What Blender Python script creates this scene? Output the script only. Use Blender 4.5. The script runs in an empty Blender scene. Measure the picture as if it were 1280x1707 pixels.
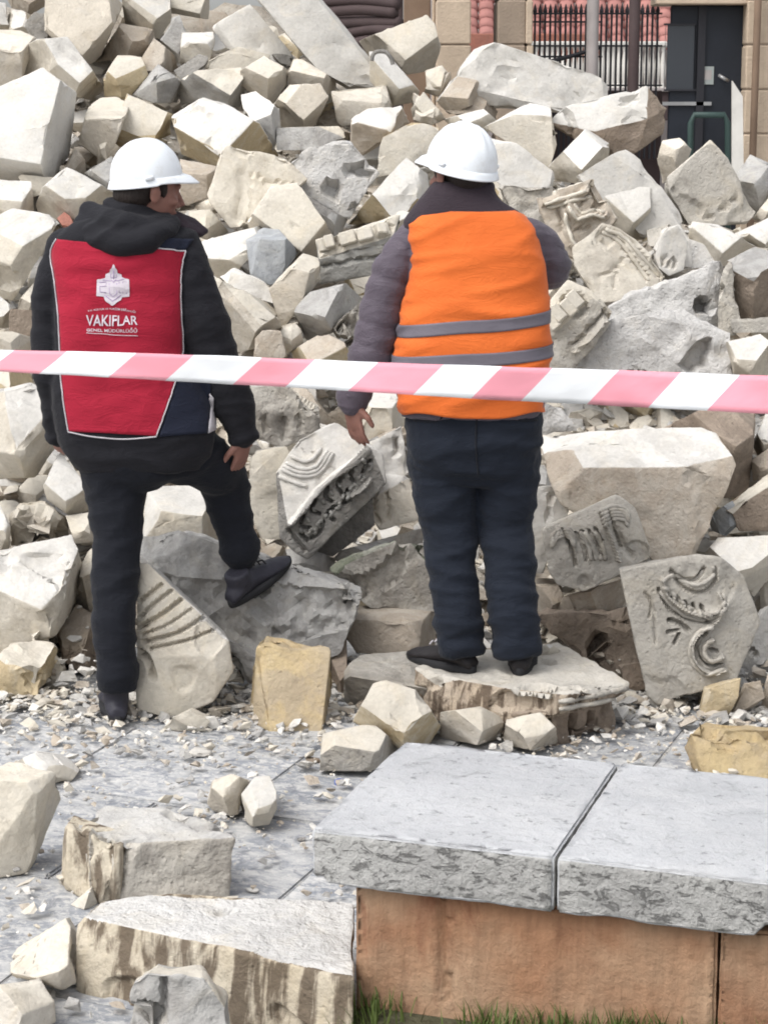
import bpy, bmesh, math, random
from mathutils import Vector, Matrix, noise
from mathutils.bvhtree import BVHTree
random.seed(7)
R = math.radians
scene = bpy.context.scene
# ------------------------------------------------------------------ camera
F = 3400.0; W = 1280.0; H = 1707.0
EYE = Vector((0, 0, 1.95)); HOR = 175.0
PITCH = math.atan((H/2-HOR)/F)
cam_data = bpy.data.cameras.new('camera'); cam = bpy.data.objects.new('camera', cam_data)
scene.collection.objects.link(cam); scene.camera = cam
cam_data.sensor_fit = 'HORIZONTAL'; cam_data.sensor_width = 36; cam_data.lens = 36*F/W
cam_data.clip_start = 0.1; cam_data.clip_end = 500
cam.location = EYE; cam.rotation_euler = (math.pi/2-PITCH, 0, 0)
# ------------------------------------------------------------------ sky, sun, exposure
world = bpy.data.worlds.new('World'); scene.world = world; world.use_nodes = True
wn = world.node_tree; wn.nodes.clear()
sky = wn.nodes.new('ShaderNodeTexSky'); sky.sky_type = 'NISHITA'; sky.sun_disc = False
SUN_EL, SUN_AZ = R(55), R(50)          # azimuth: sun stands behind and left of the photographer
sky.sun_elevation = SUN_EL; sky.sun_rotation = R(230); sky.dust_density = 4.0; sky.air_density = 1.0; sky.ozone_density = 1.0
hs = wn.nodes.new('ShaderNodeHueSaturation'); hs.inputs['Saturation'].default_value = 0.22
bg = wn.nodes.new('ShaderNodeBackground'); bg.inputs['Strength'].default_value = 0.15
wo = wn.nodes.new('ShaderNodeOutputWorld')
wn.links.new(sky.outputs[0], hs.inputs['Color']); wn.links.new(hs.outputs[0], bg.inputs['Color']); wn.links.new(bg.outputs[0], wo.inputs[0])
sd = bpy.data.lights.new('sun', 'SUN'); sd.energy = 0.85; sd.angle = R(38); sd.color = (1, .985, .96)
sun = bpy.data.objects.new('sun', sd); scene.collection.objects.link(sun)
sdir = Vector((-math.sin(SUN_AZ)*math.cos(SUN_EL), -math.cos(SUN_AZ)*math.cos(SUN_EL), math.sin(SUN_EL)))
sun.rotation_euler = sdir.to_track_quat('Z', 'Y').to_euler()
scene.view_settings.view_transform = 'Standard'; scene.view_settings.look = 'None'
scene.view_settings.exposure = 0.80; scene.view_settings.gamma = 1
scene.view_settings.use_curve_mapping = False
scene.cycles.filter_width = 1.9
# ------------------------------------------------------------------ picking points of the place from the photograph
FW = Vector((0, math.cos(PITCH), -math.sin(PITCH))); UP = Vector((0, math.sin(PITCH), math.cos(PITCH)))
def ray(px, py): return FW + Vector(((px-W/2)/F, 0, 0)) + UP*(-(py-H/2)/F)
def P(px, py, D):
    d = ray(px, py); return EYE + d*(D/d.y)
def G(px, py, z=0.0):
    d = ray(px, py); return EYE + d*((z-EYE.z)/d.z)
def proj(p):
    v = p-EYE; dz = v.dot(FW); return (W/2+F*v.x/dz, H/2-F*v.dot(UP)/dz)
PROF = [(-400,18.5),(-150,15.6),(0,14),(150,12.3),(300,10.8),(450,9.6),(600,8.6),(800,7.8),(1000,7.15),(1120,6.85),(1180,6.62)]
def D0(y):
    if y >= 1180: return G(640, y).y
    for (a, da), (b, db) in zip(PROF, PROF[1:]):
        if y <= b: return da+(db-da)*(y-a)/(b-a)
# ------------------------------------------------------------------ object helpers
COL = scene.collection
def tag(o, label=None, cat=None, group=None, kind=None):
    if label: o['label'] = label
    if cat: o['category'] = cat
    if group: o['group'] = group
    if kind: o['kind'] = kind
    return o
def empty(name, loc=(0,0,0)):
    o = bpy.data.objects.new(name, None); COL.objects.link(o); o.location = loc; o.empty_display_size = .1
    return o
def link_mesh(name, me, mats, parent=None, origin=None, smooth=True):
    if not isinstance(mats, (list, tuple)): mats = [mats]
    if origin is not None: me.transform(Matrix.Translation(-Vector(origin)))
    for m in mats: me.materials.append(m)
    if smooth: me.polygons.foreach_set('use_smooth', [True]*len(me.polygons))
    o = bpy.data.objects.new(name, me); COL.objects.link(o)
    loc = Vector(origin) if origin is not None else Vector((0,0,0))
    if parent is not None:
        o.parent = parent; loc = loc-world_loc(parent)
    o.location = loc
    return o
def world_loc(o):
    l = Vector(o.location)
    while o.parent is not None: o = o.parent; l += Vector(o.location)
    return l
def bm_link(name, bm, mats, parent=None, origin=None, smooth=True):
    me = bpy.data.meshes.new(name); bm.to_mesh(me); bm.free()
    return link_mesh(name, me, mats, parent, origin, smooth)
def add_box(bm, c, sx, sy, sz, rot=None, mi=0):
    M = Matrix.Translation(c) @ ((rot or Matrix.Identity(3)).to_4x4()) @ Matrix.Diagonal((sx, sy, sz, 1))
    r = bmesh.ops.create_cube(bm, size=1, matrix=M)
    for f in {f for v in r['verts'] for f in v.link_faces}: f.material_index = mi
    return r['verts']
def add_tube(bm, pts, rad, n=8, mi=0, cap=True, flat=1.0):
    pts = [Vector(p) for p in pts]
    if not isinstance(rad, (list, tuple)): rad = [rad]*len(pts)
    rings = []; prev = None
    for i, p in enumerate(pts):
        t = (pts[min(i+1, len(pts)-1)]-pts[max(i-1, 0)])
        t = t.normalized() if t.length > 1e-9 else Vector((0,0,1))
        if prev is None:
            a = Vector((0,1,0)) if abs(t.y) < .9 else Vector((1,0,0))
            u = t.cross(a).normalized()
        else:
            u = (prev-t*prev.dot(t)).normalized()
        prev = u; v = t.cross(u)
        r = rad[i]; rx, ry = (r if isinstance(r, tuple) else (r, r*flat))
        rings.append([bm.verts.new(p+u*math.cos(2*math.pi*k/n)*rx+v*math.sin(2*math.pi*k/n)*ry) for k in range(n)])
    skin(bm, rings, mi, cap)
def skin(bm, rings, mi=0, cap=True):
    n = len(rings[0])
    for a, b in zip(rings, rings[1:]):
        for k in range(n):
            f = bm.faces.new((a[k], a[(k+1)%n], b[(k+1)%n], b[k])); f.material_index = mi
    if cap:
        f = bm.faces.new(list(reversed(rings[0]))); f.material_index = mi
        f = bm.faces.new(rings[-1]); f.material_index = mi
def add_ell(bm, c, rx, ry, rz, rot=None, seg=16):
    M = Matrix.Translation(c) @ ((rot or Matrix.Identity(3)).to_4x4()) @ Matrix.Diagonal((rx, ry, rz, 1))
    bmesh.ops.create_uvsphere(bm, u_segments=seg, v_segments=seg//2+2, radius=1, matrix=M)
def smooth_path(pts, n=6):
    pts = [Vector(p) for p in pts]
    if len(pts) < 3: 
        return [pts[0].lerp(pts[-1], k/n) for k in range(n+1)]
    out = []
    for i in range(len(pts)-1):
        p0 = pts[max(i-1,0)]; p1 = pts[i]; p2 = pts[i+1]; p3 = pts[min(i+2,len(pts)-1)]
        for k in range(n):
            t = k/n
            out.append(.5*((2*p1)+(p2-p0)*t+(2*p0-5*p1+4*p2-p3)*t*t+(3*p1-p0-3*p2+p3)*t**3))
    out.append(pts[-1]); return out
# ------------------------------------------------------------------ materials
class NT:
    def __init__(s, name):
        s.m = bpy.data.materials.new(name); s.m.use_nodes = True; s.t = s.m.node_tree; s.t.nodes.clear()
        s.out = s.t.nodes.new('ShaderNodeOutputMaterial'); s.b = s.t.nodes.new('ShaderNodeBsdfPrincipled')
        s.t.links.new(s.b.outputs[0], s.out.inputs[0]); s.b.inputs['Roughness'].default_value = .85
        s.b.inputs['Specular IOR Level'].default_value = .25
        tc = s.t.nodes.new('ShaderNodeTexCoord'); oi = s.t.nodes.new('ShaderNodeObjectInfo')
        vm = s.t.nodes.new('ShaderNodeVectorMath'); vm.operation = 'MULTIPLY_ADD'
        vm.inputs[1].default_value = (1,1,1)
        sc = s.t.nodes.new('ShaderNodeVectorMath'); sc.operation = 'SCALE'; sc.inputs[0].default_value = (37, 91, 53)
        s.t.links.new(oi.outputs['Random'], sc.inputs['Scale'])
        s.t.links.new(tc.outputs['Object'], vm.inputs[0]); s.t.links.new(sc.outputs[0], vm.inputs[2])
        s.co = vm.outputs[0]; s.obj = tc.outputs['Object']; s.rand = oi.outputs['Random']
    def L(s, a, b): s.t.links.new(a, b)
    def noise(s, scale, detail=4, rough=.55, dist=0, vec=None, kind='FBM'):
        n = s.t.nodes.new('ShaderNodeTexNoise'); n.inputs['Scale'].default_value = scale; n.inputs['Detail'].default_value = detail
        n.inputs['Roughness'].default_value = rough; n.inputs['Distortion'].default_value = dist
        s.L(vec or s.co, n.inputs['Vector']); return n.outputs[0]
    def vor(s, scale, feat='F1', vec=None):
        n = s.t.nodes.new('ShaderNodeTexVoronoi'); n.inputs['Scale'].default_value = scale; n.feature = feat
        s.L(vec or s.co, n.inputs['Vector']); return n.outputs['Distance']
    def scl(s, v, vec=None):
        n = s.t.nodes.new('ShaderNodeVectorMath'); n.operation = 'MULTIPLY'; n.inputs[1].default_value = v
        s.L(vec or s.co, n.inputs[0]); return n.outputs[0]
    def ramp(s, x, stops):
        n = s.t.nodes.new('ShaderNodeValToRGB'); e = n.color_ramp.elements
        while len(e) < len(stops): e.new(.5)
        for el, (p, c) in zip(e, stops):
            el.position = p; el.color = (c, c, c, 1) if isinstance(c, (int, float)) else (*c, 1)
        s.L(x, n.inputs[0]); return n.outputs[0]
    def mix(s, f, a, b, mode='MIX'):
        n = s.t.nodes.new('ShaderNodeMix'); n.data_type = 'RGBA'; n.blend_type = mode
        if isinstance(f, (int, float)): n.inputs[0].default_value = f
        else: s.L(f, n.inputs[0])
        for k, v in ((6, a), (7, b)):
            if isinstance(v, tuple): n.inputs[k].default_value = (*v, 1)
            else: s.L(v, n.inputs[k])
        return n.outputs[2]
    def mul(s, a, b, op='MULTIPLY'):
        n = s.t.nodes.new('ShaderNodeMath'); n.operation = op; n.use_clamp = False
        for k, v in ((0, a), (1, b)):
            if isinstance(v, (int, float)): n.inputs[k].default_value = v
            else: s.L(v, n.inputs[k])
        return n.outputs[0]
    def bump(s, h, strength=.5, dist=.01):
        n = s.t.nodes.new('ShaderNodeBump'); n.inputs['Strength'].default_value = strength; n.inputs['Distance'].default_value = dist
        s.L(h, n.inputs['Height']); s.L(n.outputs[0], s.b.inputs['Normal'])
    def color(s, c):
        if isinstance(c, tuple): s.b.inputs['Base Color'].default_value = (*c, 1)
        else: s.L(c, s.b.inputs['Base Color'])
def stone(name, a, b, stain=None, amt=.5, rough_bump=.6, streak=None, pit=.35):
    n = NT(name)
    big = n.ramp(n.noise(3.2, 5, .6, .4), [(.32, 0.0), (.68, 1.0)])
    c = n.mix(big, a, b)
    v = n.ramp(n.rand, [(0, .84), (1, 1.08)]); c = n.mix(1.0, c, v, 'MULTIPLY')
    warm = n.ramp(n.noise(7.5, 4, .6, 1.0), [(.5, 0.0), (.75, .45)])
    c = n.mix(warm, c, (a[0]*.94, a[1]*.87, a[2]*.74))
    if stain:
        s = n.ramp(n.mul(n.noise(5.5, 6, .68, 1.2), n.mul(n.mul(n.mul(n.rand, 7.31), 1.0, 'FRACT'), .16, 'MULTIPLY'), 'ADD'), [(.66-.26*amt, 0.0), (.78-.14*amt, min(1, .35+amt*.6))])
        c = n.mix(s, c, stain)
    if streak:
        s = n.ramp(n.noise(9, 5, .6, .3, n.scl(streak[1])), [(.47, 0.0), (.57, .85)]); c = n.mix(s, c, streak[0])
    fine = n.ramp(n.noise(60, 4, .7), [(.3, .89), (.7, 1.06)]); c = n.mix(1.0, c, fine, 'MULTIPLY')
    sp = n.ramp(n.noise(26, 3, .6, .6), [(.20, 1-pit), (.36, 1.0)]); c = n.mix(1.0, c, sp, 'MULTIPLY')
    n.color(c)
    h = n.mul(n.noise(14, 6, .65, .5), n.mul(n.noise(70, 3, .6), .35), 'ADD')
    h = n.mul(h, n.mul(n.ramp(n.vor(38), [(.0, 0.0), (.25, 1.0)]), .25), 'ADD')
    n.bump(h, rough_bump, .02); n.b.inputs['Roughness'].default_value = .9
    return n.m
M = {}
WH=(.60,.578,.54); CR=(.56,.52,.45); GRY=(.36,.355,.345)
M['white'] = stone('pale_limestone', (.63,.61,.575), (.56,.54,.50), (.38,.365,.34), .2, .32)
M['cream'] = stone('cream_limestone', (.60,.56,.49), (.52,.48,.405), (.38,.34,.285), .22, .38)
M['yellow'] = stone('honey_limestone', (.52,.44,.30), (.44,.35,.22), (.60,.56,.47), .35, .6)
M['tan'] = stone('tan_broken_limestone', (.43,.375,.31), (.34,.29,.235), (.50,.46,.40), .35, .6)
M['brown'] = stone('brown_soiled_shadowed_limestone', (.24,.19,.15), (.33,.275,.22), (.15,.12,.095), .4, .8)
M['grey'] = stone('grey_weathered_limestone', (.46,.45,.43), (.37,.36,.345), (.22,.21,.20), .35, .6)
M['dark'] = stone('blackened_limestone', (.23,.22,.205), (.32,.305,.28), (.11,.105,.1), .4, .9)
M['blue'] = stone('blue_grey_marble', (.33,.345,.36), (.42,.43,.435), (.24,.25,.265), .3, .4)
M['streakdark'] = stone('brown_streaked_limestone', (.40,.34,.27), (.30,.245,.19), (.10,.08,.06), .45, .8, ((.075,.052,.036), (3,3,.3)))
M['sidec'] = stone('shade_toned_side_limestone', (.52,.475,.405), (.45,.405,.34), (.58,.55,.50), .3, .5)  # tan side tone of cream stones, with their shade put into the colour
M['honey'] = stone('yellow_stained_limestone', (.50,.40,.23), (.40,.31,.19), (.33,.28,.22), .45, .6)
M['lichen'] = stone('lichen_darkened_limestone', (.33,.32,.295), (.24,.235,.22), (.50,.49,.46), .35, .7)
M['beige'] = stone('beige_carved_limestone', (.45,.425,.38), (.38,.355,.315), (.19,.175,.155), .4, .6)
M['moss'] = stone('mossy_stone', (.26,.26,.22), (.13,.155,.09), (.42,.41,.36), .45, 1.0)
M['dusty'] = stone('dust_covered_stone', (.60,.585,.56), (.50,.49,.475), (.40,.385,.37), .35, .9)
M['streak'] = stone('water_stained_limestone', (.52,.47,.38), (.44,.38,.29), (.13,.105,.08), .36, .6, ((.085,.06,.04), (2.6,2.6,.25)))
M['weath'] = stone('weathered_front_limestone', (.47,.445,.40), (.36,.335,.295), (.15,.135,.12), .42, .8)
M['red'] = stone('red_brick_stone', (.36,.15,.11), (.28,.13,.10), None, .3, .5)
# ------------------------------------------------------------------ stone builder
REG = {'A':(0,0,2.977),'B':(330,0,2.977),'C':(690,0,2.169),'E':(330,330,2.977),'F':(850,330,2.977),'L':(0,330,2.977),
       'K':(0,760,2.977),'J':(400,680,2.944),'H':(850,680,2.7535),'T':(0,1200,2.0),'U':(500,1200,1.641),'Z':(0,0,1.0)}
def n3(p, s, seed):
    return noise.noise(Vector((p.x*s+seed, p.y*s+seed*.7, p.z*s-seed*.3)))
def rough_hull(pts, edge, seed, amp=.012, bev=.014, sculpt=None, two=True, topn=.38, chip=1.0, cuts=0, planes3=None):
    bm = bmesh.new()
    vs = [bm.verts.new(p) for p in pts]
    r = bmesh.ops.convex_hull(bm, input=vs)
    kill = [g for g in set(r['geom_interior'])|set(r['geom_unused']) if isinstance(g, bmesh.types.BMVert)]
    if kill: bmesh.ops.delete(bm, geom=kill, context='VERTS')
    bmesh.ops.remove_doubles(bm, verts=bm.verts, dist=.012)
    bmesh.ops.dissolve_limit(bm, angle_limit=R(14), verts=bm.verts, edges=bm.edges)
    bmesh.ops.recalc_face_normals(bm, faces=bm.faces)
    bm.normal_update()
    vv = [v.co.copy() for v in bm.verts]; cen = sum(vv, Vector())/len(vv); rad_ = sum((v-cen).length for v in vv)/len(vv)
    rn = random.Random(int(seed*1000))
    for co, no in planes3 or ():
        q = bmesh.ops.bisect_plane(bm, geom=list(bm.verts)+list(bm.edges)+list(bm.faces), plane_co=co, plane_no=no, clear_outer=True)
        ed = [g for g in q['geom_cut'] if isinstance(g, bmesh.types.BMEdge)]
        if ed: bmesh.ops.contextual_create(bm, geom=ed)
    if len(bm.faces) < 4 and planes3:
        bm.free(); return rough_hull(pts, edge, seed, amp, bev, sculpt, two, topn, chip, 0, None)
    for _ in range(cuts):
        d = Vector((rn.uniform(-1,1), rn.uniform(-1,.4), rn.uniform(-.5,1))).normalized()
        mx = max((v.co-cen).dot(d) for v in bm.verts)
        q = bmesh.ops.bisect_plane(bm, geom=list(bm.verts)+list(bm.edges)+list(bm.faces), plane_co=cen+d*(mx-rad_*rn.uniform(.02,.15)), plane_no=d, clear_outer=True)
        ed = [g for g in q['geom_cut'] if isinstance(g, bmesh.types.BMEdge)]
        if ed: bmesh.ops.contextual_create(bm, geom=ed)
    bmesh.ops.recalc_face_normals(bm, faces=bm.faces); bm.normal_update()
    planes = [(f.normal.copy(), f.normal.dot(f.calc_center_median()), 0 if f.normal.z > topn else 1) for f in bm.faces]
    if bev > 0:
        bmesh.ops.bevel(bm, geom=list(bm.edges), offset=bev, segments=2, profile=.5, affect='EDGES', clamp_overlap=True)
    bmesh.ops.remove_doubles(bm, verts=bm.verts, dist=.002)
    bmesh.ops.triangulate(bm, faces=bm.faces)
    for _ in range(7):
        es = [e for e in bm.edges if e.calc_length() > edge*1.5]
        if not es: break
        bmesh.ops.subdivide_edges(bm, edges=es, cuts=1)
        bmesh.ops.triangulate(bm, faces=[f for f in bm.faces if len(f.verts) > 3])
    bm.normal_update()
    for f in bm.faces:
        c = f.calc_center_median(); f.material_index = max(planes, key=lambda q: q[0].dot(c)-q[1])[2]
    ch = [v for v in bm.verts if n3(v.co, 11, seed+9) > .34/chip]
    for _ in range(2 if chip <= 1 else 3):
        if ch: bmesh.ops.smooth_vert(bm, verts=ch, factor=.5, use_axis_x=True, use_axis_y=True, use_axis_z=True)
    bm.normal_update()
    mv = []
    rn2 = random.Random(int(seed*77)); ri = rn2.randrange(len(planes)) if planes and rn2.random() < .75 else -1; rj = rn2.randrange(len(planes)) if planes and rn2.random() < .5 else -1
    for v in bm.verts:
        p = v.co; d = amp*(n3(p, 4, seed)*.6+n3(p, 11, seed+3)*.75+n3(p, 26, seed+5)*.5)
        k = n3(p, 7, seed+21)
        if k > .32: d -= amp*2.2*min(1, (k-.32)*14)*chip
        if ri >= 0 and not sculpt:
            pi = max(range(len(planes)), key=lambda q: planes[q][0].dot(p)-planes[q][1])
            if pi in (ri, rj) and planes[pi][0].dot(p)-planes[pi][1] > -.004: d -= amp*1.6*(abs(n3(p, 6, seed+31))*1.6+abs(n3(p, 15, seed+33))*1.2+.7*n3(p, 34, seed+35))
        if sculpt: d += sculpt(p, v.normal)
        mv.append((v, v.normal*d))
    for v, d in mv: v.co += d
    bm.normal_update()
    return bm
def parse(reg, s):
    ox, oy, k = REG[reg]; out = []
    for w in s.split():
        a = w.split(',')
        out.append((ox+float(a[0])/k, oy+float(a[1])/k, (a[2] if a[2:] and a[2][0] in 'gz' else float(a[2])/k) if len(a) > 2 else 0.0))
    return out
STONES = {}
NOCUBE = {'A4','A19','A17','B13','H6','J8','K14','K15','C16','H1','H13','H13b','F7b','F7c','L4','E3','E5','A26','B5b','T7','J14','E14','B16'}
# visible faces of some stones: weights of (top, left, right) face, roll, and where their common corner lies
CUBE = {'A9': ((.88,.42,.18), 12, (.33,.12)), 'A8': ((.75,.55,.2), -25, (-.12,-.02)), 'A5': ((.9,.25,.3), 10, (.2,.3)), 'A12': ((.6,.5,.6), 0, (.1,-.1)),
 'B8': ((.9,.25,.25), 0, (.3,.3)), 'B4': ((.8,.5,.3), -20, (-.3,-.1)), 'B9': ((.3,.9,.2), 0, (.36,-.42)), 'B3': ((.85,.2,.4), 12, (.2,.3)),
 'B12': ((.85,.35,.35), 5, (.05,.28)), 'B19': ((.8,.5,.35), -10, (-.05,.18)), 'B21': ((.92,.25,.2), 0, (.3,.35)), 'C3': ((.25,.9,.25), 0, (-.4,-.4)),
 'C5': ((.75,.5,.35), 0, (.25,-.2)), 'C6': ((.93,.25,.2), -12, (.1,.38)), 'C7': ((.92,.3,.2), -10, (.1,.3)), 'E1': ((.75,.6,.2), 10, (-.1,-.05)), 'E1b': ((.2,.95,.2), 0, (.4,-.4)),
 'E2': ((.25,.93,.2), -15, (.3,-.3)), 'E4': ((.85,.45,.3), -20, (.15,.22)), 'A11': ((.2,.95,.2), 5, (.3,-.35)), 'K1': ((.65,.6,.4), 0, (.2,-.05)), 'L8': ((.85,.4,.35), 8, (.12,.3)),
 'H1': ((.6,.75,.2), 0, (.1,-.22)), 'F7': ((.45,.7,.55), 0, (-.05,-.25)), 'J7': ((.25,.93,.2), 0, (.4,-.38)), 'J3': ((.6,.5,.6), 0, (-.1,0)), 'A23': ((.25,.85,.35), 0, (.1,-.35)), 'C10': ((.9,.3,.3), 0, (.1,.3)),
 'H8': ((.9,.2,.35), 5, (.2,.2)), 'E16': ((.3,.9,.2), 0, (.4,-.4)), 'K11': ((.4,.85,.2), 0, (.3,-.3)), 'K4': ((.8,.4,.3), -10, (0,.25)), 'L1': ((.7,.55,.35), 5, (.0,-.1)), 'C18': ((.9,.3,.2), 0, (.1,.3)), 'C17': ((.85,.3,.3), 0, (.1,.1)),
 'F10': ((.9,.3,.3), 0, (.1,.3)), 'A7': ((.4,.85,.3), 0, (.25,-.3)), 'A13': ((.35,.7,.6), 0, (.0,-.2)), 'A18': ((.3,.9,.2), 0, (.35,-.35)), 'K2': ((.7,.5,.4), 0, (0,0))}
def make_sculpt(reg, lst):
    ox, oy, k = REG[reg]; segs = []
    for pts, rad, dep in lst:
        q = smooth_path([Vector((ox+x/k, oy+y/k, 0)) for x, y in pts], 5)
        segs.append((q, rad/k, dep))
    def f(p, nrm):
        if nrm.dot(p-EYE) > 0.0: return 0
        x, y = proj(p); c = Vector((x, y, 0)); d = 0
        for q, rad, dep in segs:
            if x < min(a.x for a in q)-rad or x > max(a.x for a in q)+rad: continue
            best = 1e9
            for a, b in zip(q, q[1:]):
                ab = b-a; L2 = ab.length_squared
                t = 0 if L2 < 1e-9 else max(0, min(1, (c-a).dot(ab)/L2))
                dd = (c-a-ab*t).length
                if dd < best: best = dd
            if best < rad: d += (dep*.6 if dep < 0 else dep)*min(1, (1-best/rad)*1.6)
        return d
    return f
def block(key, mat, dz, label, ptstr, name='stone_block', sculpt=None, fine=1.0, amp=None, bev=None, thick=None, cat='stone', group='fallen stones of the rubble pile', chip=1.0, topn=.38, D=None):
    reg = key[0]; raw = parse(reg, ptstr)
    ymax = max(p[1] for p in raw)
    if not any(isinstance(p[2], str) for p in raw):
        mx = sum(p[0] for p in raw)/len(raw); my = sum(p[1] for p in raw)/len(raw)
        raw = [(mx+(x-mx)*1.07, my+(y-my)*1.07, p) for x, y, p in raw]
    D = (D or D0(ymax))+dz
    xs = [p[0] for p in raw]; ys = [p[1] for p in raw]
    m = D/F
    size = min(max(xs)-min(xs), max(ys)-min(ys))*m
    T = thick if thick is not None else max(.08, min(.42, size*.75))
    pts = []
    for x, y, p in raw:
        if isinstance(p, str): pts.append(G(x, y, float(p[1:] or 0)))
        else: pts.append(P(x, y, D-p*m))
    c = sum(pts, Vector())/len(pts); planes3 = None
    auto = not sculpt and name == 'stone_block' and not any(isinstance(p[2], str) for p in raw) and key not in NOCUBE and mat not in ('dusty', 'moss', 'dark')
    if auto:
        rk = random.Random(sum(ord(ch)*(i+7) for i, ch in enumerate(key+label)))
        w, roll, (ox_, oy_) = CUBE.get(key, (None, None, (None, None)))
        if w is None:
            w = rk.choice([(.72,.5,.45),(.6,.7,.35),(.6,.35,.7),(.8,.55,.2),(.78,.2,.58),(.55,.8,.2),(.5,.6,.6),(.86,.4,.3)])
            roll = rk.uniform(-26, 26)
        w = Vector(w).normalized(); ex = .87*(w[1]-w[2])*.5; ey = (w[0]-.5*(w[1]+w[2]))*.5; cr, sr = math.cos(R(roll)), math.sin(R(roll))
        ox_ = ex*cr-ey*sr+rk.uniform(-.06,.06); oy_ = ey*cr+ex*sr+rk.uniform(-.05,.05)
        v = (EYE-c).normalized()
        Q = w.rotation_difference(v).to_matrix(); n1 = Q @ Vector((1,0,0)); u = n1-v*n1.dot(v)
        upv = Vector((0,0,1)); upv = (upv-v*upv.dot(v)).normalized()
        ang = math.atan2(u.normalized().cross(upv).dot(v), u.normalized().dot(upv))+R(roll)
        Q = Matrix.Rotation(ang, 3, v) @ Q
        wx, wy = max(xs)-min(xs), max(ys)-min(ys)
        C = P(sum(xs)/len(xs)+ox_*wx, sum(ys)/len(ys)+oy_*wy, D-.42*size)
        planes3 = [(C, (Q @ Vector(e)).normalized()) for e in ((1,0,0),(0,1,0),(0,0,1))]
        pts = [P(x, y, D-.45*size) for x, y, p in raw]; T = max(.3, 1.5*size); c = sum(pts, Vector())/len(pts); cb = P(sum(xs)/len(xs), sum(ys)/len(ys), D+T)
    back = []
    for q in pts:
        if auto:
            b = EYE+(q-EYE)*((D+T)/q.y); back.append(cb+(b-cb)*.95); continue
        b = c+(q-c)*.82; b.y = D+T+random.uniform(-.04,.04)*size; b.z -= .12*T
        back.append(b)
    if ymax > 1150:
        for q in back+pts: q.z = max(q.z, -.03)
    seed = (sum(ord(ch)*(i+3) for i, ch in enumerate(key+label)) % 997)*1.37
    edge = 11*m*fine
    bm = rough_hull(pts+back, edge, seed, amp if amp is not None else min(.007, .014*size+.002), bev if bev is not None else min(.0055, .018*size), make_sculpt(reg, sculpt) if sculpt else None, topn=topn, chip=chip, planes3=planes3, cuts=0 if sculpt else (1 if any(isinstance(p[2], str) for p in raw) else 4))
    if auto and '/' not in mat: mat = {'white': 'white/cream', 'cream': 'cream/sidec', 'yellow': 'cream/yellow', 'grey': 'grey/grey'}.get(mat, mat)  # white and cream stones: shade of the non-top faces painted as a tanner tone
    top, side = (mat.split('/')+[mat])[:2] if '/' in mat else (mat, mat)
    base = Vector((c.x, c.y, min(v.co.z for v in bm.verts)))
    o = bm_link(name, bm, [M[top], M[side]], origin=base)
    o.data.set_sharp_from_angle(angle=R(33))
    tag(o, label, cat, group)
    STONES[key] = o
    return o
def part_block(key, name, mat, ptstr, out, sculpt=None, fine=.5):
    o = STONES[key]; raw = parse(key[0], ptstr); pts = []
    for x, y, p in raw:
        q = G(x, y, float(p[1:] or 0)) if isinstance(p, str) else P(x, y, D0(y)-p)
        d = (EYE-q); d.z = 0; pts.append(q+d.normalized()*out)
    back = [q+Vector((.01,.09,0)) for q in pts]
    bm = rough_hull(pts+back, .012, 3.3, .005, .006, make_sculpt(key[0], sculpt) if sculpt else None)
    return bm_link(name, bm, M[mat], parent=o, origin=pts[0])
def bvh_of(o):
    wl = world_loc(o); me = o.data
    return BVHTree.FromPolygons([v.co+wl for v in me.vertices], [tuple(p.vertices) for p in me.polygons])
def hit(bvh, px, py):
    d = ray(px, py).normalized(); h = bvh.ray_cast(EYE, d)
    return (h[0], h[1]) if h[0] else (None, None)
def relief(key, name, mat, paths, rad, lift=.25, bvh=None, n=7):
    """raised mouldings laid on the face of a stone, one part per path"""
    o = STONES[key]; reg = key[0]; ox, oy, k = REG[reg]; bvh = bvh or bvh_of(o)
    for pts in paths:
        q = smooth_path([Vector((ox+x/k, oy+y/k, 0)) for x, y in pts], 5); ws = []
        for c in q:
            a, nn = hit(bvh, c.x, c.y)
            if a: ws.append(a+nn*rad*lift)
        if len(ws) < 2: continue
        bm = bmesh.new(); add_tube(bm, ws, [rad*.75]+[rad*(1+.15*math.sin(i*1.7)) for i in range(len(ws)-2)]+[rad*.6], n)
        bm_link(name, bm, M[mat], parent=o, origin=ws[0])
def studs(key, name, mat, spots, sx, sz, dep, ang=0, sh=None):
    """small squared pieces (dentils) standing proud of a stone's face"""
    o = STONES[key]; reg = key[0]; ox, oy, k = REG[reg]; bvh = bvh_of(o)
    for x, y in spots:
        a, nn = hit(bvh, ox+x/k, oy+y/k)
        if not a: continue
        nn = (nn+Vector((0,-.6,.1))).normalized()
        rx = Vector((math.cos(ang), 0, math.sin(ang))); u = (rx-nn*rx.dot(nn)).normalized(); v = nn.cross(u)
        rot = Matrix((u, v, nn)).transposed()
        bm = bmesh.new(); add_box(bm, a+nn*dep*.3, sx, sz, dep, rot)
        bmesh.ops.bevel(bm, geom=list(bm.edges), offset=min(sx,sz)*.12, segments=1, affect='EDGES')
        bm_link(name, bm, M[mat], parent=o, origin=a, smooth=False)
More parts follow.
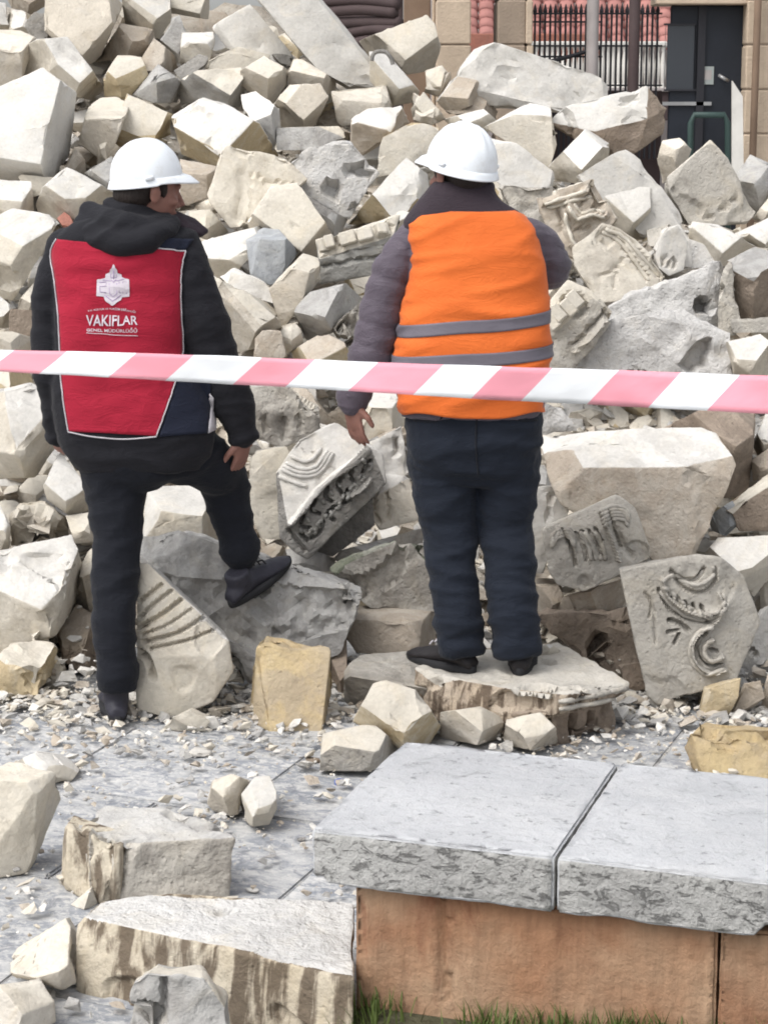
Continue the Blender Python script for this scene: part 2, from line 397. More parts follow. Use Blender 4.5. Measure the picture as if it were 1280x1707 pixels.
# ------------------------------------------------------------------ ground, paving, mound
def ground_mat():
    n = NT('grey_blue_paving'); 
    big = n.ramp(n.noise(2.2, 5, .6), [(.35, 0.0), (.65, 1.0)])
    c = n.mix(big, (.225,.24,.265), (.32,.33,.35))
    dust = n.ramp(n.noise(9, 7, .72, .6, n.scl((1, 1.7, 1))), [(.43, 0.0), (.57, .85)]); c = n.mix(dust, c, (.46,.46,.455))
    d2 = n.ramp(n.noise(26, 5, .75, 1.0, n.scl((1, 1.5, 1))), [(.50, 0.0), (.57, .8)]); c = n.mix(d2, c, (.56,.55,.53))
    dk = n.ramp(n.noise(13, 5, .7, .8), [(.36, .7), (.46, 0.0)]); c = n.mix(dk, c, (.16,.17,.195))
    v = n.ramp(n.rand, [(0, .82), (1, 1.1)]); c = n.mix(1.0, c, v, 'MULTIPLY')
    n.color(c); n.bump(n.noise(40, 5, .7), .5, .01); n.b.inputs['Roughness'].default_value = .75
    return n.m
M['paving'] = ground_mat()
M['ground'] = stone('dusty_ground', (.33,.33,.34), (.42,.41,.39), (.22,.22,.23), .4, .7)
bm = bmesh.new()
vs = [bm.verts.new(v) for v in ((-150,-20,-.008),(150,-20,-.008),(150,300,-.008),(-150,300,-.008))]; bm.faces.new(vs)
ground = bm_link('ground', bm, M['ground'], origin=(0,0,-.008), smooth=False); tag(ground, 'grey dusty ground under the paving and the rubble', kind='structure')
pave = empty('pavement', (0,0,0)); tag(pave, 'grey blue stone paving strewn with chips and dust', kind='structure')
BA = math.atan2(-.36, .93)
PU = Vector((math.cos(BA), math.sin(BA), 0)); PV = Vector((-PU.y, PU.x, 0)); PO = G(445, 1520)
SL = .62; proto = []
for k in range(4):
    b2 = bmesh.new(); add_box(b2, (0,0,-.02), SL-.004, SL-.004, .05)
    bmesh.ops.bevel(b2, geom=list(b2.edges), offset=.006, segments=2, affect='EDGES')
    me = bpy.data.meshes.new('paving_stone'); b2.to_mesh(me); b2.free(); me.materials.append(M['paving']); proto.append(me)
cnt = 0
for i in range(-7, 8):
    for j in range(-5, 8):
        c = PO+PU*(i+.5+(.37 if j % 2 else 0))*SL+PV*(j+.5)*SL
        if c.y < 3.4 or c.y > 7.4 or abs(c.x) > 2.1: continue
        o = bpy.data.objects.new('paving_stone', proto[cnt % 4]); COL.objects.link(o); o.parent = pave
        o.location = (c.x, c.y, -.003+random.uniform(-.004,.003)); o.rotation_euler = (random.uniform(-.006,.006), random.uniform(-.006,.006), BA+(math.pi if cnt % 3 else 0)); cnt += 1
# the mound of dust and crushed stone under the blocks
ZP = []
for y in (1180,1120,1000,800,600,450,300,150,0,-150,-400):
    p = P(640, y, D0(y)); ZP.append((p.y, p.z))
def prof(Y):
    if Y <= ZP[0][0]: return ZP[0][1]-(ZP[0][0]-Y)*.6
    for (a, za), (b, zb) in zip(ZP, ZP[1:]):
        if Y <= b: return za+(zb-za)*(Y-a)/(b-a)
    return ZP[-1][1]
def ridge(X, Y):
    # the crest comes down towards the right
    x = 640+X*F/max(Y,6.0)
    pts = [(-800,3.3),(300,3.1),(560,2.35),(640,1.9),(760,1.62),(900,1.55),(1050,1.3),(1200,1.15),(1300,1.1),(2400,.9)]
    for (a, za), (b, zb) in zip(pts, pts[1:]):
        if x <= b: return za+(zb-za)*(max(x,a)-a)/(b-a)
    return .9
NX, NY = 110, 150
bm = bmesh.new(); rows = []
for j in range(NY+1):
    Y = 6.55+(19.5-6.55)*j/NY; r = []
    for i in range(NX+1):
        X = -5.5+11*i/NX*1.0
        z = min(prof(Y-.34)-.13, ridge(X, Y)-.1)
        if Y > 14.5: z -= (Y-14.5)*.62
        v = Vector((X, Y, 0)); z += .12*noise.noise(v*2.3)+.06*noise.noise(v*6)+.025*noise.noise(v*17)
        edge = min(1, (5.5-abs(X))/1.2); z = z*edge-.25*(1-edge)
        r.append(bm.verts.new((X, Y, z)))
    rows.append(r)
for a, b in zip(rows, rows[1:]):
    for k in range(NX): bm.faces.new((a[k], a[k+1], b[k+1], b[k]))
M['mound'] = stone('crushed_stone_and_dust', (.30,.265,.22), (.22,.19,.155), (.42,.39,.34), .4, 1.0)
o = bm_link('rubble_mound', bm, M['mound'], origin=(0,10,0)); tag(o, 'brown mound of crushed stone beneath the fallen blocks', kind='structure')
# ------------------------------------------------------------------ the stones, one by one
B = block
# ---- far upper left
B('A1','tan/tan',0,'tan stone underside cut off by the top left corner of the photo','20,-40 250,-40 235,20,30 150,68,40 60,35,30')
B('A2','white',0,'small pale stone at the left edge just under the top corner','-80,0 28,15 45,140,20 -80,165,20')
B('A3','white',0,'small white stone beside the dark carved scrap, upper left','38,45 110,50 185,90 130,165,20 40,150,20')
B('A4','dark',-.1,'dark blackened carved scrap wedged left of the big tilted slab','130,120 175,60 265,75,10 235,180,25 165,195,25',name='carved_fragment',fine=.6,amp=.02)
B('A5','cream',0,'big tilted cream slab at the top with a small black nick','235,-60 600,-60 612,125,-20 470,295,30 430,310,30 340,200,60 230,150,40')
B('A6','tan',.1,'round shouldered tan stone tucked under the right end of the big tilted slab','600,120 700,108 760,150 768,205,10 700,285,30 540,300,30 480,300,20',chip=1.6)
B('A7','cream',0,'upright cream stone at the left edge above the large white slab','-60,150 100,155 175,190 90,260,30 80,475,30 -60,475,30')
B('A8','white',0,'long white block sloping down to the right above the large white slab','85,255,10 190,200 330,188 385,240 520,440,0 450,492,30 410,480,50 240,262,50 95,395,30 300,420,40')
B('A9','white/white',-.1,'largest white slab on the left, pointed at its top','-60,480,0 85,445,0 210,348,-10 425,498,30 448,560,-20 380,720,-20 262,866,0 218,858,60 60,900,70 -60,900,70')
B('A10','cream',-.15,'cream stone with a rounded side at the left edge below the largest white slab','-60,560 0,565,20 60,680,30 95,870,30 -60,890,30')
B('A11','cream',0,'smooth greyish stone leaning beside the largest white slab','440,530 520,468 645,500 600,625,30 565,720,30 490,775,30 395,705,20')
B('A12','cream/yellow',0,'small honey coloured cube with a raised corner, above the left helmet','518,385,20 590,262 700,285 728,370,0 640,488,30 522,472,30 610,370,50')
B('A13','grey',0,'dark grey cube with a pointed top among cream stones','655,462,20 785,318 893,400 880,505,20 765,505,40 755,370,30')
B('A14','tan',0,'tan wedge behind the pointed dark grey cube','700,300 765,190 905,305 870,350,20 790,320,30 725,365,30')
B('A15','white',.05,'white stone at the top edge right of the big tilted cream slab','600,-60 830,-60 845,95 790,188,20 745,125,30 625,115,20')
B('A16','cream',.1,'wide cream block at the top edge left of the leaning rectangular panel','740,-60 1045,-60 1045,95,20 1000,80,30 895,75,30 850,60,10')
B('A17','grey',-.05,'narrow grey shard standing upright below the wide cream top block','795,190,10 850,85 890,75 925,160,10 885,262,20')
B('A18','white',0,'pinkish white block with a notch, left of the leaning rectangular panel','905,160 1055,160 1062,205,10 1030,335,30 900,300,30')
B('A19','dark',-.05,'dark grey sliver lying under the pinkish notched block','865,345 985,268 1035,282 1012,320,20 905,395,20')
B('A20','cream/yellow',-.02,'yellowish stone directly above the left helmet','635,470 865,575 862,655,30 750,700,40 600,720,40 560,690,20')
B('A21','cream/grey',0,'oblong cream stone with a grey broken end above the rounded boulder','880,410 985,352 1190,338 1212,440 1190,525,30 1090,482,40 900,505,40')
B('A23','tan/tan',-.05,'square tan grey block just right of the left helmet peak','895,790 1075,830 1062,905,10 1040,970,20 930,1015,30 900,1000')
B('A24','white',0,'low white stone at the left edge level with the left helmet','-60,895 150,905 165,1050,30 60,1120,40 -60,1120,40')
B('A25','white/cream',-.05,'broad white stone behind the hood of the left man','165,1070,10 220,930 330,835 560,955 600,1000,20 400,1100,40 290,1095,40 180,1080,30 310,900,40')
B('A26','cream',-.05,'thin cream chip below the point of the largest white slab','85,865 285,878 215,960,20 150,975,20')
B('A27','grey',0,'grey stone touching the back of the left helmet','420,858 555,780 570,950,20 480,900,20')
B('A28','tan',.05,'small tan stone in the gap right of the largest white slab','300,880 375,735 420,795 425,850,20 300,890,10')
B('A29','cream',.05,'small cream stone half hidden behind the left helmet','490,700 560,700 530,800,20 480,830,20')
# ---- far upper middle
B('B1','white',0,'rectangular white panel leaning at the top centre left','65,120 240,5 320,90 480,285 440,330,20 145,232,20',name='stone_slab',amp=.006)
B('B2','white',-.1,'long white beam slanting down from the top centre','250,-70 560,-70 862,285,0 730,370,40 680,385,50 590,330,50 862,415,0 745,415,40 400,70,45',name='stone_beam',amp=.006,cat='stone beam')
B('B3','cream',.1,'cream block lying against the long white beam on its right','800,200 1130,80 1165,120,10 1195,230,10 1170,340,30 1040,360,30 855,285,40')
B('B4','white',-.1,'smooth white cube in front of the lower end of the long beam','855,260 930,260 990,330 1095,450,20 1080,500,30 955,520,30 890,410,30 860,400,20',amp=.006)
B('B5','dark',-.05,'small dark carved scrap beside the foot of the leaning panel','360,265 470,265 470,320,10 420,335,10',name='carved_fragment',fine=.6,amp=.018)
B('B5b','cream',0,'flat cream stone under the foot of the leaning panel','60,290 200,232 350,270 330,330,10 215,355,20 50,350,10')
B('B6','cream',0,'cream stone with a flat face below the dark carved scrap','215,350,10 330,280 445,350 440,410,20 360,520,30 220,420,30')
B('B7','cream',0,'cream block with a bright upper edge left of the smooth white cube','450,390 475,295 520,300 690,400 680,440,30 620,480,30 440,420,20')
B('B8','cream',-.08,'smooth cream block shaped like a chest in the upper middle','365,530,20 455,425 600,420 640,480 570,640,40 400,640,40',amp=.006)
B('B9','cream',-.05,'upright square cream block beside the dark triangular gap','670,455,10 930,425 945,520,10 960,540 860,600,30 720,620,30 700,600,20')
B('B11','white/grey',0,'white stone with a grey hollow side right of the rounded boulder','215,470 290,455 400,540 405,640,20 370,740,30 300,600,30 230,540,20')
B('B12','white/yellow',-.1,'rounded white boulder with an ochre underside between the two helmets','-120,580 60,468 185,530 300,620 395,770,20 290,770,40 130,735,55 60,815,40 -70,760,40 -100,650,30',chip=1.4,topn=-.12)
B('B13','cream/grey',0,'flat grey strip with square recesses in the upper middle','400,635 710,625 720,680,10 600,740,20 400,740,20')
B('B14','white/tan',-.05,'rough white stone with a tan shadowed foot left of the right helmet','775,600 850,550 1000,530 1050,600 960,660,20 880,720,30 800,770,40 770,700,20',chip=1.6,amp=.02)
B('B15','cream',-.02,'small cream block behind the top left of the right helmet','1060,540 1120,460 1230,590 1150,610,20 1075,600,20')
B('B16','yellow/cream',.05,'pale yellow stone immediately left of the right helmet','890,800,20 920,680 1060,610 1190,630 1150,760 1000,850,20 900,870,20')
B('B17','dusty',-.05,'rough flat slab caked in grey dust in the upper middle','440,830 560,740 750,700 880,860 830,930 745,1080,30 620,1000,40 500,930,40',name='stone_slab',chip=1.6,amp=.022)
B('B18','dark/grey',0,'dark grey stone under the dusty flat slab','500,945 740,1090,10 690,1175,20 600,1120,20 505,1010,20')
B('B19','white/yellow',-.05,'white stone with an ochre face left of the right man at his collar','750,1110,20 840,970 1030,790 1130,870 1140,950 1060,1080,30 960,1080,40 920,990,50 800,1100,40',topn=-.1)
B('B20','cream',-.08,'cream block with a carved strip of leaves on its end','60,960,10 140,728 430,790 530,890 400,935,20 260,1110,30 165,1120,30 75,1000,20',name='carved_block',fine=.6,
  sculpt=[([(220,860),(225,960),(200,1080)],34,-.03),([(265,850),(260,930)],9,-.025),([(300,860),(340,900),(390,900)],12,-.03),([(260,960),(270,1020)],12,-.03),([(420,905),(470,915)],9,-.02)])
B('B21','cream',-.1,'cream wedge with a notched top below the carved leaf block','240,1120,20 365,935 495,915 505,1010 610,1140 690,1200 570,1270,40 480,1240,40 350,1110,30',amp=.006)
B('B22','white',-.05,'small white stone behind the left shoulder of the orange vest','955,1110 1000,1040 1060,1060 1040,1140,20 970,1150,20')
B('B23','cream',-.02,'long cream stone beside the face of the left man','-40,1050 60,1040 150,1150,20 60,1190,20 -30,1160,10')
B('B23b','cream',.03,'small cream stone right of the face of the left man','-10,1020 70,975 110,1050,20 30,1070,20')
B('B24','cream',.05,'small tilted cream stone below the square pale pillar','1130,350 1210,325 1255,380 1200,480,20 1140,440,20')
B('B25','tan',.05,'tan stone in the hollow left of the long white block','1190,500 1290,380 1400,400 1400,500,20 1250,560,30')
# ---- far upper right
B('C1','white',.1,'long white block ending in a corner in front of the iron fence','100,360,10 225,180 300,160 685,285 690,370,20 560,395,30 240,322,40 230,200,20',name='stone_beam',cat='stone beam')
B('C2','tan',.25,'tan hollow stone under the left end of the long white block','90,370 220,320 300,400 280,450,10 120,400,10')
B('C3','white',-.05,'plain white block right of the right helmet top','260,460,20 420,372 490,385 510,520 485,600,20 360,520,30',amp=.006)
B('C4','white/brown',0,'white beam end with a brown underside below the iron fence','500,440,20 560,385 700,350 835,318 908,392 840,430,40 660,468,50 700,560,30 800,545,30 890,480,0',name='stone_beam',cat='stone beam',
  sculpt=[([(545,400),(570,430),(570,480)],14,-.06),([(760,370),(800,350)],16,-.05)],fine=.7)
B('C5','white',-.05,'white block with a bent front below the brown beam end','490,600,20 620,470 700,520 705,620,20 600,660,30 500,650,30',amp=.006)
B('C6','white',-.12,'broad white triangular slab pointing down right of the orange vest','600,640,10 790,530 975,790 960,830,20 850,830,30 830,850,30 720,740,30',name='stone_slab',amp=.006)
B('C7','white',-.02,'white slab leaning behind the right helmet','280,500 370,520 500,620 510,670,10 430,735,30 300,650,30',name='stone_slab')
B('C8','weath',.05,'mixed broken carving behind the right collar of the orange vest','310,670 500,680 520,860,20 400,850,20',name='carved_fragment',fine=.6,amp=.025,chip=1.5)
B('C9','cream/tan',-.1,'tan carved relief of scrolls above the right shoulder of the vest','450,720 650,650 730,790 640,870,30 590,930,30 520,900,30',name='carved_fragment',fine=.5,amp=.018,
  sculpt=[([(470,730),(560,720),(620,690)],13,.035),([(560,740),(590,790),(640,770),(690,780)],15,.04),([(540,760),(560,860),(590,900)],12,.035),([(520,740),(540,830)],9,-.04),([(590,830),(640,820)],10,-.04),([(640,690),(600,740)],9,-.04)])
B('C10','white',-.08,'flat white dusty stone in front of the triangular slab','640,670 850,680 850,780 830,860,20 700,850,30 650,760,20',chip=1.5)
B('C11','cream',0,'twin lobed cream stone left of the flat lichen spotted block','880,570 900,510 960,500 1000,540 980,600,20 900,660,20')
B('C12','cream/weath',-.1,'tilted square block with dark spots on its lower edge, right side','925,640,20 1070,515 1130,580 1225,760,0 1200,800,20 1000,812,45 930,690,40 990,590,30',fine=.7,
  sculpt=[([(1060,780),(1080,780)],12,-.04),([(1110,750),(1130,745)],13,-.04),([(1150,725),(1165,715)],12,-.04),([(935,680),(950,690)],12,-.03)])
B('C13','grey',0,'grey topped block at the right edge below the black gate','1160,640 1215,560 1280,590 1280,720 1225,780,20 1180,700,20')
B('C14','cream',-.05,'pale stone cut by the right edge beside the spotted block','1225,790 1300,690 1340,800,20 1250,800,20')
B('C16','white',-.05,'white upright stone left of the low white row on the right','870,900,20 900,830 960,815 1000,870 1000,960,30 900,960,30')
B('C17','white',-.05,'broad low white stone near the right edge','990,870 1010,805 1100,815 1230,890 1210,960,30 1000,960,30')
B('C18','white',-.1,'bright white stone at the right edge above the dark faceted block','1150,850 1280,790 1340,800 1340,900,20 1240,890,20')
B('C19','cream',0,'cream stone under the long white block beside the helmet','-10,330 60,370 110,430 60,450,10 0,430,10')
B('C20','cream',.05,'small cream stone at the foot of the pale pillar','50,300 130,260 135,300 95,350,20 40,330,20')
B('C21','white',0,'white stone between the helmet and the long white block','110,430 250,395 300,440 260,480,10 150,470,10')
# ---- middle between the two men
B('E1','white/cream',0,'pale block right of the black sleeve of the left man','5,220 200,165 360,122 400,150 260,300,30 200,350,40 100,395,40 20,260,30')
B('E1b','blue',-.04,'smooth blue grey marble face between cream stones','240,190 330,150 400,160 495,270 365,430,30 265,370,30',amp=.005)
B('E2','cream',-.08,'cream tongue shaped stone pointing down beside the blue grey marble','360,450,20 520,275 600,300 605,400 480,540,30 420,640,40 385,560,30',amp=.006)
B('E3','white',-.03,'crusted white ridge stone below the blue grey marble','110,390 170,345 380,450 375,520,20 280,500,30 150,430,20',chip=1.6,amp=.02)
B('E4','cream',-.08,'large cream block above the tape next to the black sleeve','100,400 250,480 375,540 410,640,10 330,720,20 200,760,50 150,600,40 60,420,10')
B('E5','tan',-.1,'tan broken stone touching the tape right of the large cream block','290,700 330,650 410,660 450,770,10 430,800,20 280,790,20')
B('E6','cream',-.02,'small cream stone under the tip of the tongue shaped stone','405,640 500,610 520,720,10 440,770,20 410,700,20')
B('E7','cream/lichen',-.12,'cornice block with a row of dentils left of the grey sleeve','600,215,10 830,130 990,90 990,250 870,370,10 620,415,20 600,335,20 610,300,45 960,190,35',name='cornice_block',fine=.6,amp=.012,topn=.1,
  sculpt=[([(610,345),(760,315),(940,280)],12,-.04),([(610,290),(780,262),(960,230)],8,-.02)])
B('E8','grey',-.05,'grey rugged rock under the dentil cornice block','480,560 560,470 730,430 810,500 770,580,10 700,650,30 540,700,40 500,620,20',chip=1.5)
B('E9','weath',-.1,'crumbled carved piece beside the lower grey sleeve','640,640 800,520 820,700,20 680,690,20',name='carved_fragment',fine=.6,amp=.025)
B('E10','tan/yellow',-.05,'tan honey stone behind the tape left of the grey sleeve','470,760 620,670 720,720 760,800,20 740,850,20 480,840,20')
B('E13','cream/weath',-.1,'squared block with a pitted front right of the black cuff','255,945,10 440,935 590,1040,0 600,1170,20 570,1190,30 400,1230,30 290,1180,20 270,1050,35 575,1060,35',fine=.6,amp=.016,
  sculpt=[([(330,1090),(340,1150)],22,-.035),([(420,1100),(430,1180)],25,-.035),([(500,1090),(510,1150)],18,-.03)])
B('E14','white',0,'white slab showing just under the tape between the men','270,880 560,880 590,1040,20 270,1040,20',name='stone_slab')
B('E15','tan',-.05,'tan wedge running down to the hand of the right man','440,930 530,930 640,1060 700,1140,20 600,1110,20 500,1000,20')
B('E16','white',-.02,'white stone between the hanging hand and the dark trousers','820,940 1020,960 1020,1130,10 820,1210,20 800,1150,20',amp=.006)
B('E17','tan/grey',-.03,'small grey wedge left of the dark trousers below the vest hem','830,1210 980,1140 1020,1250 900,1300,20')
B('E18','white',-.05,'small white chip by the hand of the left man','290,1200 330,1170 375,1230,10 340,1280,10')
# ---- middle right
B('F1','cream/cream',-.05,'rounded cream capital fragment with worn bead lines right of the orange vest','320,250 460,135 540,160 640,230 770,390 690,430,20 600,490,30 440,510,40 400,400,40 330,330,20',name='capital_fragment',fine=.6,
  sculpt=[([(500,170),(570,250),(680,400)],12,-.035),([(540,165),(640,260),(740,390)],9,-.02),([(430,400),(520,350),(560,300)],10,-.025),([(530,380),(520,440)],12,-.02)])
B('F3','cream/weath',-.12,'tilted cornice fragment with dentil row right of the orange vest','170,560,0 290,410 400,470 520,580,0 500,610,20 330,830,30 200,850,30 160,700,30 300,640,50 430,520,30',name='cornice_block',fine=.6,amp=.012,topn=.1,
  sculpt=[([(320,730),(420,620),(500,540)],14,-.05),([(320,770),(440,650),(510,580)],9,.02)])
B('F5','dusty',.1,'long dusty white mass spread in the right middle','500,540 770,400 1080,300 1110,640,20 1060,720,30 850,720,30 640,660,40 480,620,20',chip=1.8,amp=.03)
B('F6','dusty',.05,'dusty sloping slab just above the tape on the right','330,870,10 500,620 840,560 1060,680 1080,930,30 700,930,40 400,930,30',name='stone_slab',chip=1.6,amp=.025)
B('F7','grey/brown',-.3,'big dark faceted block at the right edge above the tape','1085,315,10 1215,245,30 1320,280 1330,590,20 1130,585,30 1110,440,40',topn=.1,amp=.01)
B('F7b','weath',-.2,'low brown ledge beneath the big dark faceted block','1100,600 1330,585 1330,665,10 1110,665,10')
B('F7c','weath',-.15,'thin crumbling crust left of the dark faceted block','1040,430 1090,330 1140,600,10 1130,680,10 1020,660,10',amp=.025,chip=1.8)
B('F8','white',-.05,'pockmarked white boulder with finger shaped holes on the right','720,290 760,180 830,140 880,220 860,350,20 790,380,30 740,340,20',fine=.6,
  sculpt=[([(755,300),(758,335)],9,-.04),([(785,290),(790,345)],10,-.04),([(815,300),(818,345)],9,-.04)])
B('F9','dusty',-.02,'grey white stone with a shallow bowl right of the pockmarked boulder','870,200 960,220 1060,290 1000,335,20 870,350,20',chip=1.6)
B('F10','white',-.02,'smooth white stone above the shallow bowl stone on the right','890,140 1010,130 1150,210 1100,300,20 920,260,20')
B('F12','white/cream',-.1,'light stone over the tape at the far right edge','1060,720 1240,680 1320,740 1320,900,20 1080,900,20')
B('F14','grey',-.08,'small round grey stone by the right elbow','330,400 400,390 415,430,10 340,450,10')
B('F15','weath',0,'brown stained stone under the tip of the triangular slab','680,160 850,110 860,190 720,260,20 690,230,10')
# ---- left, behind the left man
B('L1','white',-.05,'rounded white stone left of the red jacket shoulder','-60,120 70,60 240,90 310,150 240,290,20 140,420,30 100,500,40 0,480,40',chip=1.4)
B('L3','white',-.08,'white stone at the left edge above the tape','-60,500,10 0,490 50,530 50,640,20 -60,640,20')
B('L4','brown',-.03,'dark brown flat piece behind the left sleeve above the tape','50,550 180,560 170,685,20 50,665,20')
B('L5','cream',.02,'cream stone between the rounded white stone and the left sleeve','100,500 170,420 210,400 200,560,20 90,550,20')
B('L6','cream',-.05,'low cream stone touching the tape at the left edge','-60,670 60,665 170,700 180,800,10 -60,800,10')
B('L7','yellow',-.05,'ochre stone right under the tape at the left edge','-60,850 190,860 170,975,20 -60,970,20')
B('L8','white',-.2,'large white block under the tape at the left edge','-60,965 150,930 205,960 310,1180 170,1372,60 0,1392,60 -60,1392,60',chip=1.2)
B('L11','red',-.12,'small reddish brick piece by the left shoulder of the left man','285,100 320,70 380,120 330,165,10')
B('K1','white/cream',-.12,'big rounded boulder at the left edge by the knee of the left man','-60,500 230,440 350,400 405,540 380,720,20 270,880,30 140,910,40 -60,985,40',chip=1.3)
B('K2','cream',0,'rough cream boulder above the big rounded boulder, left','60,440 60,300 110,245 220,240 340,330 355,400 200,460,20',chip=1.6,amp=.02)
B('K3','cream',-.03,'small cream stone behind the left thigh','330,300 460,280 475,420,10 370,432,20')
B('K4','white',-.1,'white stone beside the jacket hem of the left man','220,150 290,-10 380,30 450,265,20 340,285,30 240,215,20')
B('K6','yellow',-.02,'honey coloured rough stone low at the left edge','-60,1030,10 60,950 230,920 290,970 300,1040,20 170,1170,40 0,1250,50 -60,1250,50',chip=1.6,amp=.02)
B('K7','cream',.02,'small grey cream stone behind the honey coloured rough stone','215,1110 300,1000 345,1180,10 250,1210,10')
B('K8','tan/brown',0,'brown splintered stone left of the standing leg','300,860,10 380,740 470,800 485,1050,20 400,1070,20 320,1010,20',amp=.018)
B('K9','cream',0,'narrow cream stone along the standing leg','400,560 460,430 510,560 480,850,10 375,720,10')
B('K10','white/cream',-.05,'fluted column fragment with ribbed top right of the standing leg','670,940,30 690,560,-20 740,560,-20 1120,920,10 1140,1060,10 1050,1210,40 840,1285,60 690,1240,40 760,1000,72 1060,990,50',name='column_fragment',fine=.3,amp=.004,topn=.3,cat='column fragment',
  sculpt=[([(690,800),(760,740),(850,670)],13,-.035),([(690,850),(800,790),(900,715)],14,-.04),([(700,890),(830,840),(950,760)],10,-.025),([(710,925),(880,880),(1010,800)],13,-.035),([(740,960),(920,920),(1070,860)],10,-.03),([(690,720),(750,680),(800,640)],12,-.03),([(690,975),(730,1010),(760,1100)],22,-.05)])
B('K11','white',.02,'light block seen between the legs of the left man','720,430 730,160 800,145 1020,150 1035,330 1085,430,20 850,465,20',amp=.006)
B('K12','tan',.05,'small tan block high between the legs of the left man','750,50 850,45 885,142,10 760,148,10')
B('K13','tan',.05,'second small tan block high between the legs, on the right','870,45 990,45 1015,145,10 890,148,10')
B('K14','cream',0,'flat cream flake on the ground below the honey rough stone','130,1260,g 200,1205 270,1210 285,1262,g 150,1278,g',cat='stone',group='loose stones on the paving',thick=.06)
B('K15','cream',0,'flat pale stone on the ground right of the left boot','800,1362,g 850,1300 940,1265 1045,1315 1020,1385,g',group='loose stones on the paving',thick=.1)
B('K16','white',-.05,'white stone edge at the far left above the big rounded boulder','-60,250 0,250 50,350 40,490,10 -60,495,10')
# ---- centre, between the men below the tape
B('J1','white/dark',-.15,'long block with carved acanthus frieze and curved mouldings between the men','190,325,-10 300,165,-20 465,85,-20 600,170,-10 680,230,0 700,370,20 620,200,34 340,720,60 280,690,64 205,620,50 250,540,66 330,430,66',name='carved_block',fine=.27,amp=.004,topn=.15,thick=.3,
  sculpt=[([(620,215),(560,270),(470,330),(390,400),(310,500),(250,570)],20,.03),([(640,260),(610,300),(600,330)],12,-.05),([(560,290),(540,330),(560,360)],12,-.05),([(500,340),(480,380),(500,420)],12,-.05),([(430,390),(420,440),(450,460)],12,-.05),([(370,450),(350,500),(390,520)],12,-.05),([(310,530),(300,580),(340,590)],12,-.05),([(640,350),(590,400),(530,440)],11,.035),([(540,440),(510,470),(530,400)],10,-.045),([(470,480),(430,520),(460,550)],12,-.05),([(410,560),(390,610),(350,640)],12,-.05),([(330,650),(300,620)],12,-.05),([(240,600),(280,650),(320,700)],12,-.035)])
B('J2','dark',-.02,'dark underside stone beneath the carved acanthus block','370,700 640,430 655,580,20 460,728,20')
B('J3','white/cream',-.12,'block with a rounded moulded end left of the dark trousers','630,450,20 690,370,0 720,330,-10 840,340,-10 880,520,0 860,545,20 690,588,45 650,530,35 735,400,40',fine=.6,
  sculpt=[([(670,400),(650,450),(670,530),(700,560),(730,530),(720,420)],10,-.03)])
B('J4','white',.02,'broken white stone above the moulded end block','640,170 790,95 830,330,20 720,345,20 660,230,20',chip=1.6,amp=.02,
  sculpt=[([(770,150),(765,230)],14,-.05)],fine=.6)
B('J5','grey',-.03,'grey stone lying behind the mossy slab','460,740,10 500,700 700,620 890,590 905,660 700,690,20 500,760,20')
B('J6','moss/weath',-.15,'flat slab with green moss on top left of the dark trousers','455,800,20 560,730 760,670 900,680 960,990,30 640,975,45 560,860,45',name='stone_slab',fine=.7,amp=.014)
B('J7','tan',-.12,'box shaped tan grey block under the mossy slab','495,1020,20 560,975 955,990,0 970,1160,10 850,1207,30 580,1197,40 510,1100,40',amp=.006)
B('Z3','grey',-.12,'big grey slab on which the left man rests his raised foot','238,905,-10 300,890,-20 400,925,-20 480,940,-15 592,985,0 585,1030,10 530,1075,20 430,1095,30 350,1040,30 245,960,20 415,1142,20 555,1085,10',name='stone_slab',fine=.6,amp=.018,chip=1.2)
B('J9','honey',-.1,'yellow stained cube shaped block on the ground between the men','85,1165,z.26 130,1118,z.26 440,1172,z.25 455,1400,z.07 400,1592,g 150,1592,g 40,1500,g 60,1300,z.13 80,1180,z.24 445,1200,z.24',amp=.007,chip=.5)
B('J9b','brown',.15,'narrow dark stone in the gap right of the yellow stained cube','450,1100 520,1130 530,1500,10 450,1480,10')
B('J10','cream/yellow',-.15,'small honey stone with a pale sloping top on the ground','560,1540,10 660,1360 720,1345 860,1390 980,1560,0 920,1660,30 790,1672,40 750,1560,50',group='loose stones on the paving')
B('J11','cream/weath',-.02,'small stone with two grey stains in front of the honey stone','400,1800,10 412,1604 648,1554 780,1663 706,1781,10',group='loose stones on the paving')
B('Z12','cream',-.05,'small cream cube behind the bench, left of its pale twin','735,1242,4 738,1190 800,1180 840,1200 838,1244,8',group='loose stones on the paving')
B('Z13','cream',-.05,'small pale cube touching the cornice slab behind the bench','840,1235,4 845,1200 900,1190 925,1215 928,1252,5 850,1254,8',group='loose stones on the paving')
B('J14','white/cream',-.05,'rough white rock beside the raised lower leg','50,260 80,215 225,200 310,395,10 240,560,20 200,640,30 100,630,30 60,540,20',chip=1.4)
B('J16','grey',.02,'grey flat stone behind the raised boot','230,700 300,680 470,740,10 440,800,20 260,790,20')
B('Z1','beige/weath',-.05,'grey squared block under the left boot of the right man','572,1112,z.14 600,1092,z.15 720,1082,z.15 720,1150,z.12 740,1200,g 650,1190,g 575,1172,g 572,1125,z.14',name='stone_slab')
B('Z2','beige/streakdark',-.15,'cornice slab on which the right man stands','690,1112,z.18 760,1085,z.18 930,1070,z.18 965,1100,z.18 1048,1138,z.17 945,1157,z.18 850,1148,z.18 760,1131,z.18 1045,1157,z.14 930,1192,z.11 760,1222,z.02 850,1228,z.02 690,1180,z.05',name='cornice_block',fine=.5,amp=.01,cat='cornice slab')
